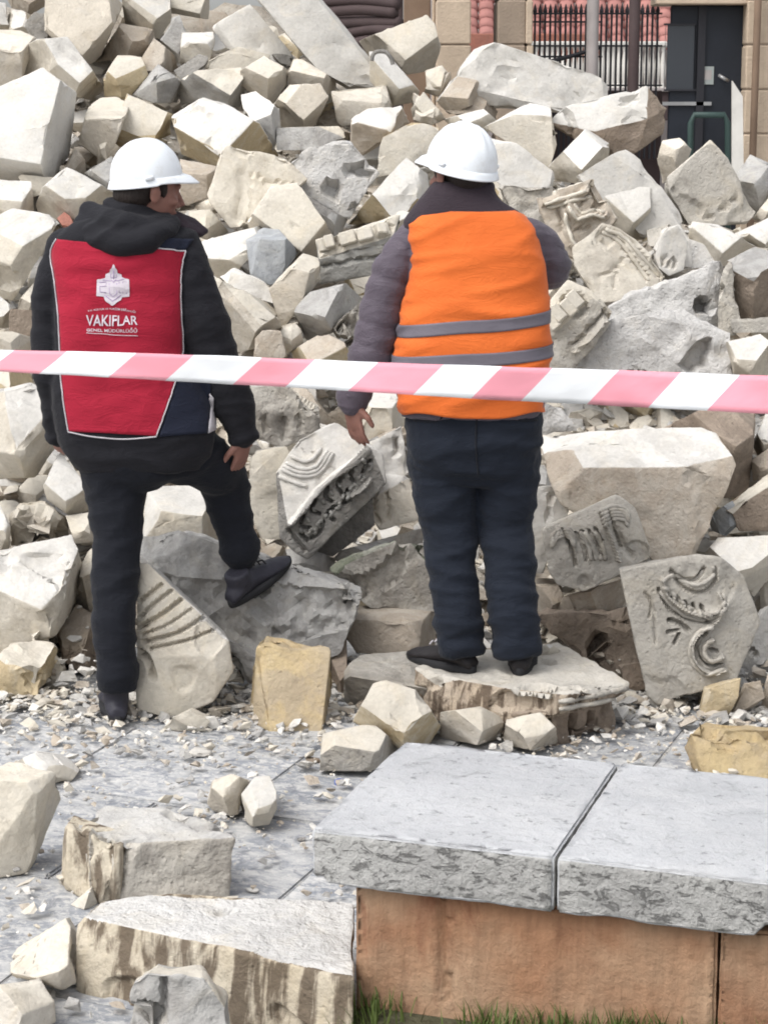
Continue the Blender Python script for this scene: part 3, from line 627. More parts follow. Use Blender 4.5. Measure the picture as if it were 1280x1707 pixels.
B('Z2b','brown',-.02,'brown moulded bed below the standing cornice slab','925,1185,z.12 1020,1150,z.12 1022,1215,g 960,1236,g 925,1242,g 850,1232,g 850,1190,z.1',name='cornice_block',fine=.5,amp=.014,
  sculpt=[([(885,1195),(885,1235)],7,-.05),([(910,1195),(910,1235)],6,-.05),([(955,1195),(955,1232)],6,-.05),([(985,1190),(985,1225)],6,-.05)])
B('Z4','white',-.02,'small bright white stone just right of the right shoe on the cornice slab','890,1094 893,1080 915,1074 932,1084 926,1096 905,1099',thick=.05,D=6.5,group='fallen stones of the rubble pile')
# ---- lower right
B('H1','white/tan',-.2,'largest squared block on the right with a flat white top','120,130,-130 860,105,-150 930,130,-130 1022,272,62 340,282,72 250,350,75 260,440,75 620,640,78 700,705,78 830,695,76 1000,300,60',thick=.6,amp=.006,topn=.6)
B('H2','white',-.15,'pale upright stone touching the right side of the dark trousers','90,380 240,360 285,450 210,560,20 150,745,20 90,745,20',
  sculpt=[([(190,380),(170,520)],12,-.03)])
B('H3','brown',.05,'dark stained upright block behind the largest squared block','700,100 900,5 1120,30 1125,90 1090,350,20 1060,400,20 980,400,20 900,110,10')
B('H4','dusty',.0,'small dusty stone under the tape right of the orange hem','120,-20 240,0 300,100 150,120 ',chip=1.5,amp=.02)
B('H5','white',0,'white stone under the tape at the far right edge','1120,150 1184,10 1260,10 1260,210 1120,215,10')
B('H5b','tan',-.05,'tan stone under the white one at the far right edge','1110,240 1184,190 1260,180 1260,330 1120,330')
B('H6','cream/brown',-.1,'flat topped brown sided slab reaching in from the right edge','1000,470,10 1240,290 1280,380 1270,560,10 1060,560,20 1030,490,30',name='stone_slab')
B('H7','blue',-.05,'small bluish stone between the large block and the slab from the right','910,500 1020,430 1060,520 990,585,20 930,560,20')
B('H8','white',-.1,'pale flat stone behind the volute carved block','880,690 960,600 1230,590 1270,700 1120,860,20 1090,780,20 980,700,20')
B('H9','beige',-.25,'squared capital carved with a volute and leaf, lower right','520,760,20 560,742,0 860,692,0 960,705,10 1060,790,-30 1130,985,-40 1030,1232,20 770,1292,35 690,1342,35 640,1300,40 985,1000,25',name='carved_capital',fine=.26,amp=.004,cat='capital',topn=.5,
  sculpt=[([(740,750),(790,790),(850,790),(890,740)],13,-.035),([(760,780),(800,830),(880,850),(940,800),(940,740)],12,-.035),([(700,790),(720,860),(790,920),(880,950),(950,930)],11,.03),([(680,830),(730,920),(820,970),(920,985)],9,-.03),([(730,850),(745,870)],9,-.04),([(765,870),(780,895)],9,-.04),([(800,890),(815,915)],9,-.04),([(840,905),(850,935)],9,-.04),([(880,910),(890,945)],9,-.04),([(730,975),(770,985),(820,1020)],13,-.05),([(725,1030),(770,1020)],9,-.045),([(755,1080),(775,1040)],10,-.045),([(960,860),(975,920),(940,980),(880,1020),(840,1070),(835,1130),(870,1190),(930,1215),(985,1200)],10,.03),([(900,1030),(860,1080),(865,1140),(910,1185),(970,1180)],9,-.03),([(930,1060),(895,1095),(900,1140),(940,1160),(975,1140)],9,.025),([(920,1110),(950,1115)],10,-.04),([(620,850),(650,900),(640,960)],9,-.018),([(660,920),(670,1080)],9,-.012)])
B('H10','beige/beige',-.25,'capital fragment with rope mouldings leaning right of the dark trousers','160,560,0 270,505,-20 480,412,-20 560,465,-20 645,690,0 520,740,25 420,790,40 340,832,40 230,800,40 190,740,30 300,560,30 440,540,30',name='capital_fragment',fine=.28,amp=.005,cat='capital',topn=.5,
  sculpt=[([(300,570),(340,650),(350,700)],8,-.04),([(330,565),(370,640),(385,690)],8,-.04),([(360,560),(400,630),(420,680)],8,-.04),([(390,550),(420,610)],8,-.035),([(430,480),(450,560),(480,640),(500,700)],10,.03),([(455,470),(480,550),(510,640)],8,-.035),([(490,560),(520,640),(560,680)],20,-.02),([(240,560),(280,640),(300,720)],12,-.04)])
B('H11','brown/tan',-.08,'brown stone shaded under the rope moulded capital','250,870 540,780 540,900 430,965,20 200,965,20')  # the shadow under the capital is put into this stone's brown
B('H12','tan',.05,'tan stone low beside the right calf','110,780 230,790 245,900,20 120,960,20')
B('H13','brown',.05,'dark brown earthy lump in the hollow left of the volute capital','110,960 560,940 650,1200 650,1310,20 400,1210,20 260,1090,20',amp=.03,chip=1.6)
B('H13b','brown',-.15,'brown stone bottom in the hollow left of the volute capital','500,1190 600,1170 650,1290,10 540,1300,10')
B('H14','grey',-.02,'weathered grey stone at the right edge beside the volute capital','1030,1220,10 1100,1040 1184,920 1260,930 1260,1260,20 1140,1262,30',chip=1.3,fine=.6,
  sculpt=[([(1075,1130),(1110,1110),(1130,1140)],12,-.04)])
B('H14b','cream',.1,'cream stone at the right edge above the weathered grey one','1150,760 1184,700 1260,700 1260,960 1150,940')
B('H15','yellow',-.03,'small tan honey stone right of the capital foot','860,1350,g 900,1290 1060,1240 1050,1330,10 990,1432,g 870,1436,g',group='loose stones on the paving')
B('H16','tan',-.02,'tan shard leaning against the small honey stone, right','1010,1425,g 1090,1265 1150,1250 1170,1330,10 1080,1405,g',group='loose stones on the paving')
B('H18','tan',0,'grey tan block at the right edge above the long yellow block','1150,1400,10 1184,1230 1270,1230 1270,1420,10')
B('H17','honey',-.05,'long yellow block on the paving at the right edge behind the bench','795,1560,z.06 812,1490,z.12 900,1445,z.12 1300,1470,z.12 1300,1720,g 900,1710,g 825,1660,g 860,1500,z.12',amp=.014,group='loose stones on the paving')
# ---- foreground left
LG='loose stones on the paving'
B('T1','cream',-.1,'tall cream block cut by the left edge in the foreground','-90,190,z.27 30,140,z.27 190,172,z.27 195,262,z.14 160,370,z.06 100,505,g 0,535,g -90,545,g 130,215,z.26',group=LG,amp=.009)
B('T1b','white',0,'white curved slab lying behind the tall cream block','40,150 125,108 200,118 262,180 220,228,5 120,230,5',group=LG)
B('T2','grey/weath',0,'oblong block with a dark fluted end on the left paving','215,345,z.165 350,288,z.165 560,298,z.165 720,345,z.165 782,395,z.16 410,412,z.15 312,378,z.16 260,360,z.165 200,545,g 250,580,g 330,608,g 400,598,g 560,585,g 760,595,g',name='carved_block',group=LG,fine=.5,amp=.01,topn=.5,
  sculpt=[([(270,360),(280,570)],14,-.03),([(312,380),(320,595)],8,.02),([(350,390),(360,595)],18,-.035),([(395,405),(415,450),(405,560)],10,-.02)])
B('T3','cream',-.02,'left half of the split small stone in the middle of the paving','695,295,0 710,205 770,185 832,205 815,325,2 720,325,4',group=LG)
B('T3b','white',-.04,'right half of the split small stone in the middle of the paving','806,250,0 850,195 915,190 918,300,4 890,355,6 818,362,8 812,330,4',group=LG,fine=.7)
B('T4','dusty/streak',.0,'long water streaked slab across the left foreground','255,648,z.16 330,605,z.16 600,580,z.16 1176,614,z.16 1176,869,z.16 980,822,z.16 600,731,z.16 250,905,g 430,942,g 700,1000,g 1000,1084,g 1176,1120,g',name='stone_slab',group=LG,fine=.5,amp=.008,thick=.3,topn=.8,cat='stone slab',D=None)
B('T5','cream',-.02,'pale wedge end leaning on the streaked slab','40,855,10 170,730,-10 255,648,-20 262,880,0 195,905,10 60,880,12',group=LG,amp=.006)
B('T6','cream',-.05,'rounded cream stone in the bottom left corner','-90,905 0,885,-10 130,868,-10 172,940,0 180,1040,20 0,1080,30 -90,1080,30',group=LG,chip=1.3)
B('T6b','white',.1,'small white stone behind the corner stone, bottom left','150,965 190,960 225,1010 220,1060,10 150,1060,10',group=LG)
B('T7','cream/grey',-.12,'knobbly twin topped stone standing at the bottom edge','430,1060,10 450,880,0 495,850 540,885,5 600,858 665,870 742,960 750,1080,15 560,1090,20',group=LG,chip=1.3,fine=.6,amp=.016,
  sculpt=[([(545,870),(550,1000)],14,-.04)])
B('T8','cream',0,'small pale wedge between the fluted block and the streaked slab','235,618,g 300,570 326,612,g 280,636,g',group=LG,thick=.08)
part_block('T2','fluted_end','streak','200,543,g 215,347,z.163 262,362,z.163 312,380,z.158 408,412,z.148 398,596,g 330,606,g 250,578,g',.022,
  [([(270,360),(280,570)],16,-.02),([(312,380),(320,595)],8,.012),([(355,390),(365,595)],20,-.024),([(235,350),(228,560)],10,.006)])
# ---- smaller stones wedged in the gaps, wherever the mound would show between the big ones
mb = bvh_of([q for q in COL.objects if q.name == 'rubble_mound'][0]); allb = [bvh_of(q) for q in STONES.values()]
rg = random.Random(21); kk = 0; used = set()
near_ = [(proj(q.location+Vector((0,0,.12))), q['label']) for q in STONES.values() if len(q['label'].split()) <= 9]
CW = {'white':'white','cream':'cream','yellow':'honey','tan':'tan','grey':'grey'}
def gap_label(m, x, y):
    for (cx, cy), lb in sorted(near_, key=lambda q: (q[0][0]-x)**2+(q[0][1]-y)**2):
        dx, dy = x-cx, y-cy; w = ('above' if dy < 0 else 'below') if abs(dy) > abs(dx)*.8 else ('left of' if dx < 0 else 'right of')
        t = 'small %s stone %s the %s' % (CW[m], w, lb)
        if t not in used: used.add(t); return t
def first(px, py):
    d = ray(px, py).normalized(); best = 1e9
    for b_ in allb:
        h_ = b_.ray_cast(EYE, d)
        if h_[0] and h_[3] < best: best = h_[3]
    return best
for py in range(1140, 20, -31):
    for px in range(-10, 1300, 31):
        x, y = px+rg.uniform(-9,9), py+rg.uniform(-9,9); hm, _ = hit(mb, x, y)
        if (95 < x < 320 and 345 < y < 760) or (160 < x < 225 and y > 740) or (690 < x < 895 and 330 < y < 700) or (730 < x < 885 and y > 690) or (590 < y < 680): continue
        if hm is None or hm.y > 15 or first(x, y) < (hm-EYE).length: continue
        s_ = rg.uniform(32, 60)*(.8 if y > 700 else 1); pp = []; na_ = rg.choice((5,6,6,7)); a0 = rg.uniform(0,6.28)
        for k in range(na_):
            a_ = a0+k*2*math.pi/na_+rg.uniform(-.25,.25); pp.append('%.1f,%.1f' % (x+math.cos(a_)*s_*rg.uniform(.75,1.05), y+math.sin(a_)*s_*rg.uniform(.55,.8)))
        gm = rg.choice(('white','cream','cream','white','yellow','tan','grey'))
        B('Zg%d' % kk, gm, 0, gap_label(gm, x, y), ' '.join(pp), D=hm.y-.05, group='small stones wedged in the gaps of the pile', fine=1.3)
        allb.append(bvh_of(STONES['Zg%d' % kk])); kk += 1
print('gap stones', kk)
# ---- stone details that stand proud
studs('E7','dentil','cream',[(612,232),(655,222),(730,205),(760,198),(820,188),(845,183),(905,170),(930,165)][::1],.045,.06,.05,.25)
studs('F3','dentil','cream',[(205,610),(240,575),(285,545),(320,505)],.05,.075,.055,.75)
relief('J1','moulding','white',[[(205,300),(290,335),(390,320),(460,220)],[(215,285),(295,317),(380,305),(445,215)],[(228,268),(300,298),(370,288),(432,208)],[(250,235),(310,262),(360,250),(400,195)],[(190,335),(280,370),(330,385)]],.008,.3)
relief('J1','leaf_carving','lichen',[[(x,y),(x+18,y-24),(x+34,y-20),(x+30,y),(x+14,y+6)] for x,y in ((540,400),(500,445),(455,490),(415,535),(375,580),(335,620),(575,350),(610,300))]+[[(x,y),(x+16,y+22)] for x,y in ((600,250),(560,290),(520,325),(480,365),(440,405),(400,450),(360,490),(325,540),(290,590))],.007,.25)
relief('H9','volute_scroll','beige',[[(890,950),(950,940),(985,890),(975,850)],[(905,965),(965,950),(1000,895)],[(700,800),(740,770),(800,800),(870,810),(930,770),(930,730)],[(705,825),(745,850),(800,900),(860,940),(930,955)],[(690,840),(735,900),(810,955),(900,975)],[(760,760),(800,785),(860,780),(890,745)],[(985,1200),(900,1225),(840,1170),(830,1100),(870,1030),(930,1010)],[(985,1180),(915,1200),(862,1155),(855,1100),(885,1050)],[(975,1150),(930,1165),(895,1130),(905,1085),(940,1070)]]+[[(x,y),(x+10,y+26)] for x,y in ((722,838),(745,856),(768,874),(791,890),(815,905),(840,918),(866,928))],.007,.25)
relief('H10','rope_moulding','beige',[[(x,y+k*14),(x+35,y-40+k*12),(x+85,y-38+k*10),(x+110,y+k*14)] for k in range(4) for x,y in ((188,600),)]+[[(410+k*6,485+k*16),(460+k*3,452+k*15),(520,458+k*14),(548-k*2,492+k*13)] for k in range(5)]+[[(x,570),(x+38,640),(x+50,700)] for x in (300,322,344,366,388)],.008,.3)
relief('Z2','moulding_lip','weath',[[(932,1170),(990,1160),(1046,1148)],[(932,1182),(990,1172),(1040,1160)]],.008,.3)
relief('C9','scroll_carving','cream',[[(470,735),(520,722),(580,705),(620,690)],[(480,750),(530,738),(590,720),(640,712)],[(560,745),(590,790),(640,775),(690,785)],[(575,735),(605,772),(650,760),(690,770)],[(545,770),(560,840),(585,890)]],.009,.3)
relief('F1','bead_moulding','cream',[[(470,150),(560,190),(650,290),(740,390)],[(455,165),(540,210),(620,310),(690,410)]],.010,.3)
# ------------------------------------------------------------------ chips and crushed stone (nobody could count these)
CHIP = []
_r = random.Random(77)
for _ in range(14):
    bm = bmesh.new()
    for k in range(9): bm.verts.new(Vector((_r.gauss(0,1), _r.gauss(0,1), _r.gauss(0,1))).normalized()*_r.uniform(.75,1.0))
    q = bmesh.ops.convex_hull(bm, input=list(bm.verts)); bm.verts.index_update()
    bmesh.ops.dissolve_limit(bm, angle_limit=R(14), verts=bm.verts, edges=bm.edges); bm.verts.index_update()
    CHIP.append(([v.co.copy() for v in bm.verts], [tuple(v.index for v in f.verts) for f in bm.faces])); bm.free()
def chips(name, n, place, mats, label, smin, smax, seed=3):
    rnd = random.Random(seed); vs = []; fs = []; mi = []
    for _ in range(n):
        r = place(rnd)
        if r is None: continue
        c, nn = r; s = smin*(smax/smin)**(rnd.random()**1.7)
        rot = Matrix.Rotation(rnd.uniform(0, 6.28), 3, 'Z') @ Matrix.Rotation(rnd.uniform(-.5,.5), 3, 'X') @ Matrix.Rotation(rnd.uniform(-.4,.4), 3, 'Y')
        hx, hy, hz = s*rnd.uniform(.6,1.4), s*rnd.uniform(.6,1.2), s*rnd.uniform(.25,.7)
        pv, pf = rnd.choice(CHIP)
        b = len(vs); vs += [c+rot @ Vector((p.x*hx*.6, p.y*hy*.6, p.z*hz*.6))+Vector((0,0,hz*.22)) for p in pv]
        fs += [tuple(b+i for i in f) for f in pf]
        m = rnd.choice(range(len(mats))); mi += [m]*len(pf)
    me = bpy.data.meshes.new(name); me.from_pydata(vs, [], fs); me.polygons.foreach_set('material_index', mi)
    o = link_mesh(name, me, mats, smooth=False); tag(o, label, kind='stuff'); return o
def on_pave(rnd):
    y = 4.0+3.0*rnd.random()**.55; x = rnd.uniform(-1.9, 1.9)
    p = Vector((x, y, .02)); q = proj(p)
    dens = noise.noise(Vector((x*2.2, y*2.2, 3)))+.35*noise.noise(Vector((x*6, y*6, 1)))
    near = max(0, (y-5.7)/.9)
    if dens+near*.8 < rnd.uniform(-.45,.35): return None
    return p, None
chips('stone_chips', 10500, on_pave, [M['white'], M['cream'], M['tan'], M['grey']], 'small stone chips strewn over the grey paving', .006, .05)
def foot(rnd):
    x = rnd.uniform(-1.7, 1.6); y = rnd.gauss(6.5, .16)
    return Vector((x, y, max(.015, (y-6.6)*.45+.01))), None
chips('rubble_chips', 2300, foot, [M['cream'], M['tan'], M['white'], M['grey'], M['white']], 'crushed stone along the foot of the rubble pile', .015, .085, 5)
mound_bvh = bvh_of([o for o in COL.objects if o.name == 'rubble_mound'][0])
def on_mound(rnd):
    px = rnd.uniform(-40, 1320); py = rnd.uniform(60, 1190)
    a, nn = hit(mound_bvh, px, py)
    if a is None or a.y > 14.8: return None
    return a, nn
chips('mound_chips', 9000, on_mound, [M['cream'], M['cream'], M['white'], M['grey'], M['tan']], 'small broken stone filling the gaps between the blocks', .03, .17, 11)
def flake(k, lab, y, x, s, m='white'):
    c = G(x, y)
    rnd = random.Random(k); pts = [c+Vector((math.cos(a)*s*rnd.uniform(.6,1), math.sin(a)*s*rnd.uniform(.5,.9), z*s*rnd.uniform(.25,.5))) for a in [i*1.05 for i in range(6)] for z in (0,1)]
    for p in pts: p.z = max(p.z, .004)
    bm = rough_hull(pts, s*.25, k*3.3, s*.05, s*.06); base = Vector((c.x, c.y, 0))
    tag(bm_link('stone_chip', bm, M[m], origin=base), lab, 'stone', 'loose stones on the paving')
flake(1,'pale flat chip lying on the paving left of the split stone',1262,335,.05)
flake(2,'small brown chip beside the two stained stone in front of the honey stone',1272,520,.035,'brown')
flake(3,'white chip near the joint in the paving, left of the bench',1487,420,.03)
flake(4,'grey pebble between the streaked slab and the corner stone',1640,132,.045,'grey')
flake(5,'white chip on the ground under the flat pale stone by the boot',1402,500,.02,'dark')
# a blue bottle cap
bm = bmesh.new(); c = G(567, 1309); n = 20
rings = [[bm.verts.new(c+Vector((math.cos(2*math.pi*k/n)*r*(1+.03*(k%2)), math.sin(2*math.pi*k/n)*r*(1+.03*(k%2)), z))) for k in range(n)] for r, z in ((.0165,.002),(.0165,.012),(.0145,.0155),(.006,.0160))]
skin(bm, rings)
n = NT('blue_plastic'); n.color((.03,.10,.45)); n.b.inputs['Roughness'].default_value = .35; M['blueplastic'] = n.m
tag(bm_link('bottle_cap', bm, M['blueplastic'], origin=c), 'tiny blue bottle cap on the paving left of the bench', 'bottle cap')
bm = bmesh.new(); q = [P(330+x/2.977, y/2.977, 11.25) for x, y in ((862,300),(868,270),(890,254),(930,256),(955,282),(968,318))]
add_tube(bm, smooth_path(q, 6), .011, 8)
tag(bm_link('metal_rod', bm, M['dark'], origin=q[0]), 'thin dark bent rod sticking up beside the foot of the long white beam', 'metal rod')
# ------------------------------------------------------------------ bench: two stone seat slabs on a red stone base
BZ = .45
b0 = G(518, 1383, BZ); b1 = G(1280, 1471, BZ); bk = G(716, 1240, BZ)
bu = (b1-b0); bu.z = 0; bu.normalize(); bv = Vector((-bu.y, bu.x, 0)); depth = (bk-b0).dot(bv)
def marble():
    n = NT('grey_veined_marble')
    c = n.mix(n.ramp(n.noise(3, 4), [(.35,0.0),(.65,1.0)]), (.47,.475,.485), (.39,.395,.405))
    w = n.noise(9, 5, .65, 1.2, n.scl((1,1.6,2.6))); ve = n.ramp(w, [(.47,0.0),(.49,.3),(.51,.0)]); c = n.mix(ve, c, (.33,.34,.36))
    w2 = n.noise(23, 4, .6, 1.6, n.scl((1,1,2.2))); v2 = n.ramp(w2, [(.45,0.0),(.49,.3),(.52,0.0)]); c = n.mix(v2, c, (.38,.39,.40)); v3 = n.ramp(n.noise(14, 6, .75, 1.0, n.scl((1,1,2))), [(.56,0.0),(.66,.75)]); c = n.mix(v3, c, (.28,.285,.29)); v4 = n.ramp(n.noise(4.5, 6, .7, .6), [(.48,0.0),(.66,.5)]); c = n.mix(v4, c, (.52,.52,.52))
    sp = n.ramp(n.noise(34, 3, .7), [(.30,.55),(.40,1.0)]); c = n.mix(1.0, c, sp, 'MULTIPLY')
    n.color(c); n.b.inputs['Roughness'].default_value = .5
    n.bump(n.mul(n.noise(45, 5, .7), n.mul(ve, -.3), 'ADD'), .6, .012); return n.m
M['marble'] = marble()
def marble_edge():
    n = NT('grey_pitted_marble_edge')
    c = n.mix(n.ramp(n.noise(5, 4), [(.35,0.0),(.65,1.0)]), (.44,.435,.42), (.35,.345,.335))
    w = n.noise(17, 7, .8, .5, n.scl((1,1,2.2))); ve = n.ramp(w, [(.55,0.0),(.62,.8)]); c = n.mix(ve, c, (.19,.185,.18))
    w2 = n.noise(48, 4, .7, .4, n.scl((1,1,1.8))); v2 = n.ramp(w2, [(.60,0.0),(.68,.8)]); c = n.mix(v2, c, (.12,.115,.11))
    n.color(c); n.b.inputs['Roughness'].default_value = .75
    n.bump(n.mul(n.noise(50, 5, .7), n.mul(ve, -.6), 'ADD'), .9, .014); return n.m
M['marble_edge'] = marble_edge()
def redstone():
    n = NT('reddish_brown_stone')
    c = n.mix(n.ramp(n.noise(3.5, 5, .6, .6), [(.35,0.0),(.65,1.0)]), (.34,.185,.105), (.255,.135,.08))
    c = n.mix(n.ramp(n.noise(2.2, 5, .6), [(.45,0.0),(.62,.85)]), c, (.38,.26,.17))
    st = n.ramp(n.noise(6, 5, .65, .5, n.scl((1,1,.35))), [(.57,0.0),(.7,.8)]); c = n.mix(st, c, (.16,.055,.03))
    w = n.ramp(n.noise(8, 6, .7, 0, n.scl((4,4,.5))), [(.3,.78),(.7,1.12)]); c = n.mix(1.0, c, w, 'MULTIPLY')
    n.color(c); n.bump(n.mul(n.noise(30, 5, .7), n.noise(10, 4, .6, 0, n.scl((3,3,.6))), 'ADD'), .6, .012); n.b.inputs['Roughness'].default_value = .9; return n.m
M['redstone'] = redstone()
bench = empty('stone_bench', Vector((b0.x, b0.y, 0))); tag(bench, 'stone bench with two grey marble slabs on a reddish brown base, bottom right', 'bench')
uj = (G(927, 1428, BZ)-b0).dot(bu); gap = .007; TH = .12
def slab_part(u0, u1, seed, notch=None):
    bm = bmesh.new(); nu = max(8, int((u1-u0)/.016)); nv = int(depth/.016)
    c = b0+bu*((u0+u1)/2)+bv*(depth/2); c.z = BZ-TH/2
    rot = Matrix((bu, bv, Vector((0,0,1)))).transposed()
    add_box(bm, c, u1-u0, depth, TH, rot)
    for f in bm.faces: f.material_index = 0 if abs(f.normal.z) > .5 else 1
    bmesh.ops.bevel(bm, geom=list(bm.edges), offset=.005, segments=2, affect='EDGES')
    bmesh.ops.triangulate(bm, faces=bm.faces)
    for _ in range(8):
        es = [e for e in bm.edges if e.calc_length() > .026]
        if not es: break
        bmesh.ops.subdivide_edges(bm, edges=es, cuts=1); bmesh.ops.triangulate(bm, faces=[f for f in bm.faces if len(f.verts) > 3])
    bm.normal_update(); mv = []
    for v in bm.verts:
        p = v.co; d = .0022*n3(p, 9, seed)+.0016*n3(p, 28, seed)
        k = n3(p, 8, seed+4)
        e = abs(v.normal.z) < .97 and abs(v.normal.z) > .05
        if e: d -= .006*max(0, k+.1)
        off = v.normal*d
        fr = (p-b0).dot(bv)
        if p.z < BZ-TH*.75 and fr < .1:   # the underside edge is chipped
            off.z += .034*max(0, n3(p, 5, seed+8)-.02)
            if notch and notch[0] < (p-b0).dot(bu) < notch[1]: off.z += .022
        uu = (p-b0).dot(bu)
        if uu < .035: off += bu*(.012*max(0, n3(p, 6, 2)))+Vector((0,0,.014 if p.z < BZ-TH*.6 else 0))
        mv.append((v, off))
    for v, d in mv: v.co += d
    return bm_link('seat_slab', bm, [M['marble'], M['marble_edge']], parent=bench, origin=c)
slab_part(0, uj-gap/2, 3); slab_part(uj+gap/2, uj+1.35, 14, (.95, 1.12))
PZ = BZ-TH-.001
pu0 = (G(590, 1485, PZ)-b0).dot(bu)
pa = P(590, 1485, 4); fv = .035; 
# left end of the base: the point on the base's front plane seen at x = 590
q0 = b0+bv*fv; d = ray(590, 1500); t = ((q0-EYE).dot(bv))/d.dot(bv); hitp = EYE+d*t; pu0 = (hitp-b0).dot(bu)
def on_front(px, py):
    d = ray(px, py); t = ((q0-EYE).dot(bv))/d.dot(bv); return (EYE+d*t-b0).dot(bu)
us = [pu0, on_front(1197, 1600), on_front(1197, 1600)+.9]
for i in range(2):
    u0, u1 = us[i], us[i+1]; bm = bmesh.new()
    c = b0+bu*((u0+u1)/2)+bv*(fv+(depth-2*fv)/2); c.z = (PZ-.25)/2
    add_box(bm, c, u1-u0-.006, depth-2*fv, PZ+.25, Matrix((bu, bv, Vector((0,0,1)))).transposed())
    bmesh.ops.bevel(bm, geom=list(bm.edges), offset=.006, segments=2, affect='EDGES'); bmesh.ops.triangulate(bm, faces=bm.faces)
    for _ in range(8):
        es = [e for e in bm.edges if e.calc_length() > .016]
        if not es: break
        bmesh.ops.subdivide_edges(bm, edges=es, cuts=1); bmesh.ops.triangulate(bm, faces=[f for f in bm.faces if len(f.verts) > 3])
    bm.normal_update(); uc = on_front(742, 1600)
    for v in bm.verts:
        dd = .003*n3(v.co, 6, 5)+.002*n3(v.co, 20, 7)
        a = (v.co-b0).dot(bu)+.006*n3(v.co, 9, 1)
        if abs(a-uc) < .008 and v.co.z > .09: dd -= .016          # a crack
        v.co += v.normal*dd
    bm_link('base_block', bm, M['redstone'], parent=bench, origin=c)
# soil and grass in front of the bench
LZ = .05
n = NT('dark_soil'); n.color(n.mix(n.noise(20,4), (.05,.06,.03), (.09,.075,.05))); n.bump(n.noise(60,4), .8, .02); M['soil'] = n.m
bm = bmesh.new(); f0 = b0+bv*(fv-.002)
L0 = f0+bu*(pu0+.0); 
vs = [f0+bu*(pu0+.02), f0+bu*2.6, f0+bu*2.6-bv*2.2, f0+bu*(pu0+.02)-bv*2.2]
top = [bm.verts.new(Vector((v.x, v.y, LZ))) for v in vs]; bot = [bm.verts.new(Vector((v.x, v.y, -.02))) for v in vs]
skin(bm, [bot, top])
lawn = bm_link('lawn', bm, M['soil'], origin=f0, smooth=False); tag(lawn, 'raised strip of soil and grass in front of the bench', kind='structure')
n = NT('grass_blade'); n.color(n.mix(n.noise(9,3), (.045,.085,.018), (.11,.13,.035))); n.b.inputs['Roughness'].default_value = .6; M['grass'] = n.m
rnd = random.Random(4); vs = []; fs = []
for k in range(5200):
    u = pu0+.03+rnd.random()*1.35; w = rnd.random()**1.6*.42
    d = noise.noise(Vector((u*5, w*5, 0)))+.5*noise.noise(Vector((u*15, w*9, 2)))
    if d < rnd.uniform(-.6, .3)+max(0, .45-(u-pu0)): continue
    b = f0+bu*u-bv*(.006+w); b.z = LZ-.004
    x = (u-pu0)/1.3
    h = rnd.uniform(.03, .06)*(1+.7*max(0, d))+.075*x*rnd.uniform(.6,1.15)
    a = rnd.uniform(0, 6.28); lean = Vector((math.cos(a), math.sin(a), 0))*h*rnd.uniform(.15,.7); side = Vector((-math.sin(a), math.cos(a), 0))*rnd.uniform(.0012,.0026)
    i = len(vs); vs += [b-side, b+side, b+lean*.4+Vector((0,0,h*.6))+side*.8, b+lean*.4+Vector((0,0,h*.6))-side*.8, b+lean+Vector((0,0,h))]
    fs += [(i,i+1,i+2,i+3),(i+3,i+2,i+4)]
me = bpy.data.meshes.new('grass'); me.from_pydata(vs, [], fs)
tag(link_mesh('grass', me, M['grass'], smooth=False), 'tufts of green grass growing along the foot of the bench', 'grass', kind='stuff')
# ------------------------------------------------------------------ barrier tape across the picture
n = NT('tape_pink_red'); n.color((.68,.27,.33)); n.b.inputs['Roughness'].default_value = .35; n.b.inputs['Specular IOR Level'].default_value = .5; M['tape_red'] = n.m
n = NT('tape_white'); n.color((.68,.70,.72)); n.b.inputs['Roughness'].default_value = .35; n.b.inputs['Specular IOR Level'].default_value = .5; M['tape_white'] = n.m
# (x, top y, bottom y) read from the photograph; the tape is 62 mm wide, which gives its distance
TP = [(-260,566,600),(-120,575,609),(0,583,619),(200,587,630),(400,594,641),(640,604,655),(850,611,668),(1000,616,675),(1150,621,683),(1280,626,690),(1420,632,700),(1600,640,712)]
TW = .06
def tpt(x):
    for a, b in zip(TP, TP[1:]):
        if x <= b[0]:
            t = (x-a[0])/(b[0]-a[0]); return a[1]+(b[1]-a[1])*t, a[2]+(b[2]-a[2])*t
def tdist(x): return TW*F/(36+26*(x/1280)) 
# red stripes: (x at the bottom edge where it starts, x where it ends); the stripes lean by SH px over the width
RED = [(-250,-170),(-22,65),(180,275),(388,475),(580,688),(785,868),(978,1080),(1178,1290),(1400,1520)]
bm = bmesh.new(); NV = 6
def tape_pt(xb, v):       # xb: position along the bottom edge, v: 0 bottom .. 1 top
    x = xb+ (46+10*xb/1280)*v
    x = min(max(x, -255), 1590)
    yt, yb = tpt(x); D = tdist(max(-250, x)); y = yb+(yt-yb)*v
    D += .012*math.sin(x*.011+1)*(v-.5)*2+.01*math.sin(x*.023)+.006*noise.noise(Vector((x*.03, v*1.5, 0)))+.004*noise.noise(Vector((x*.09, v*3, 5)))
    y += 1.2*noise.noise(Vector((x*.012, 3, v)))
    return P(x, y, D)
cuts = [-255]+[c for r in RED for c in r]+[1535]; vert_cols = []
for ci, (a, b) in enumerate(zip(cuts, cuts[1:])):
    if b <= a: continue
    m = max(2, int((b-a)/14)); col = [[bm.verts.new(tape_pt(a+(b-a)*i/m, v/NV)) for v in range(NV+1)] for i in range(m+1)]
    for i in range(m):
        for v in range(NV):
            f = bm.faces.new((col[i][v], col[i+1][v], col[i+1][v+1], col[i][v+1])); f.material_index = 0 if ci % 2 else 1
bmesh.ops.remove_doubles(bm, verts=bm.verts, dist=.0004)
me = bpy.data.meshes.new('barrier_tape'); bm.to_mesh(me); bm.free()
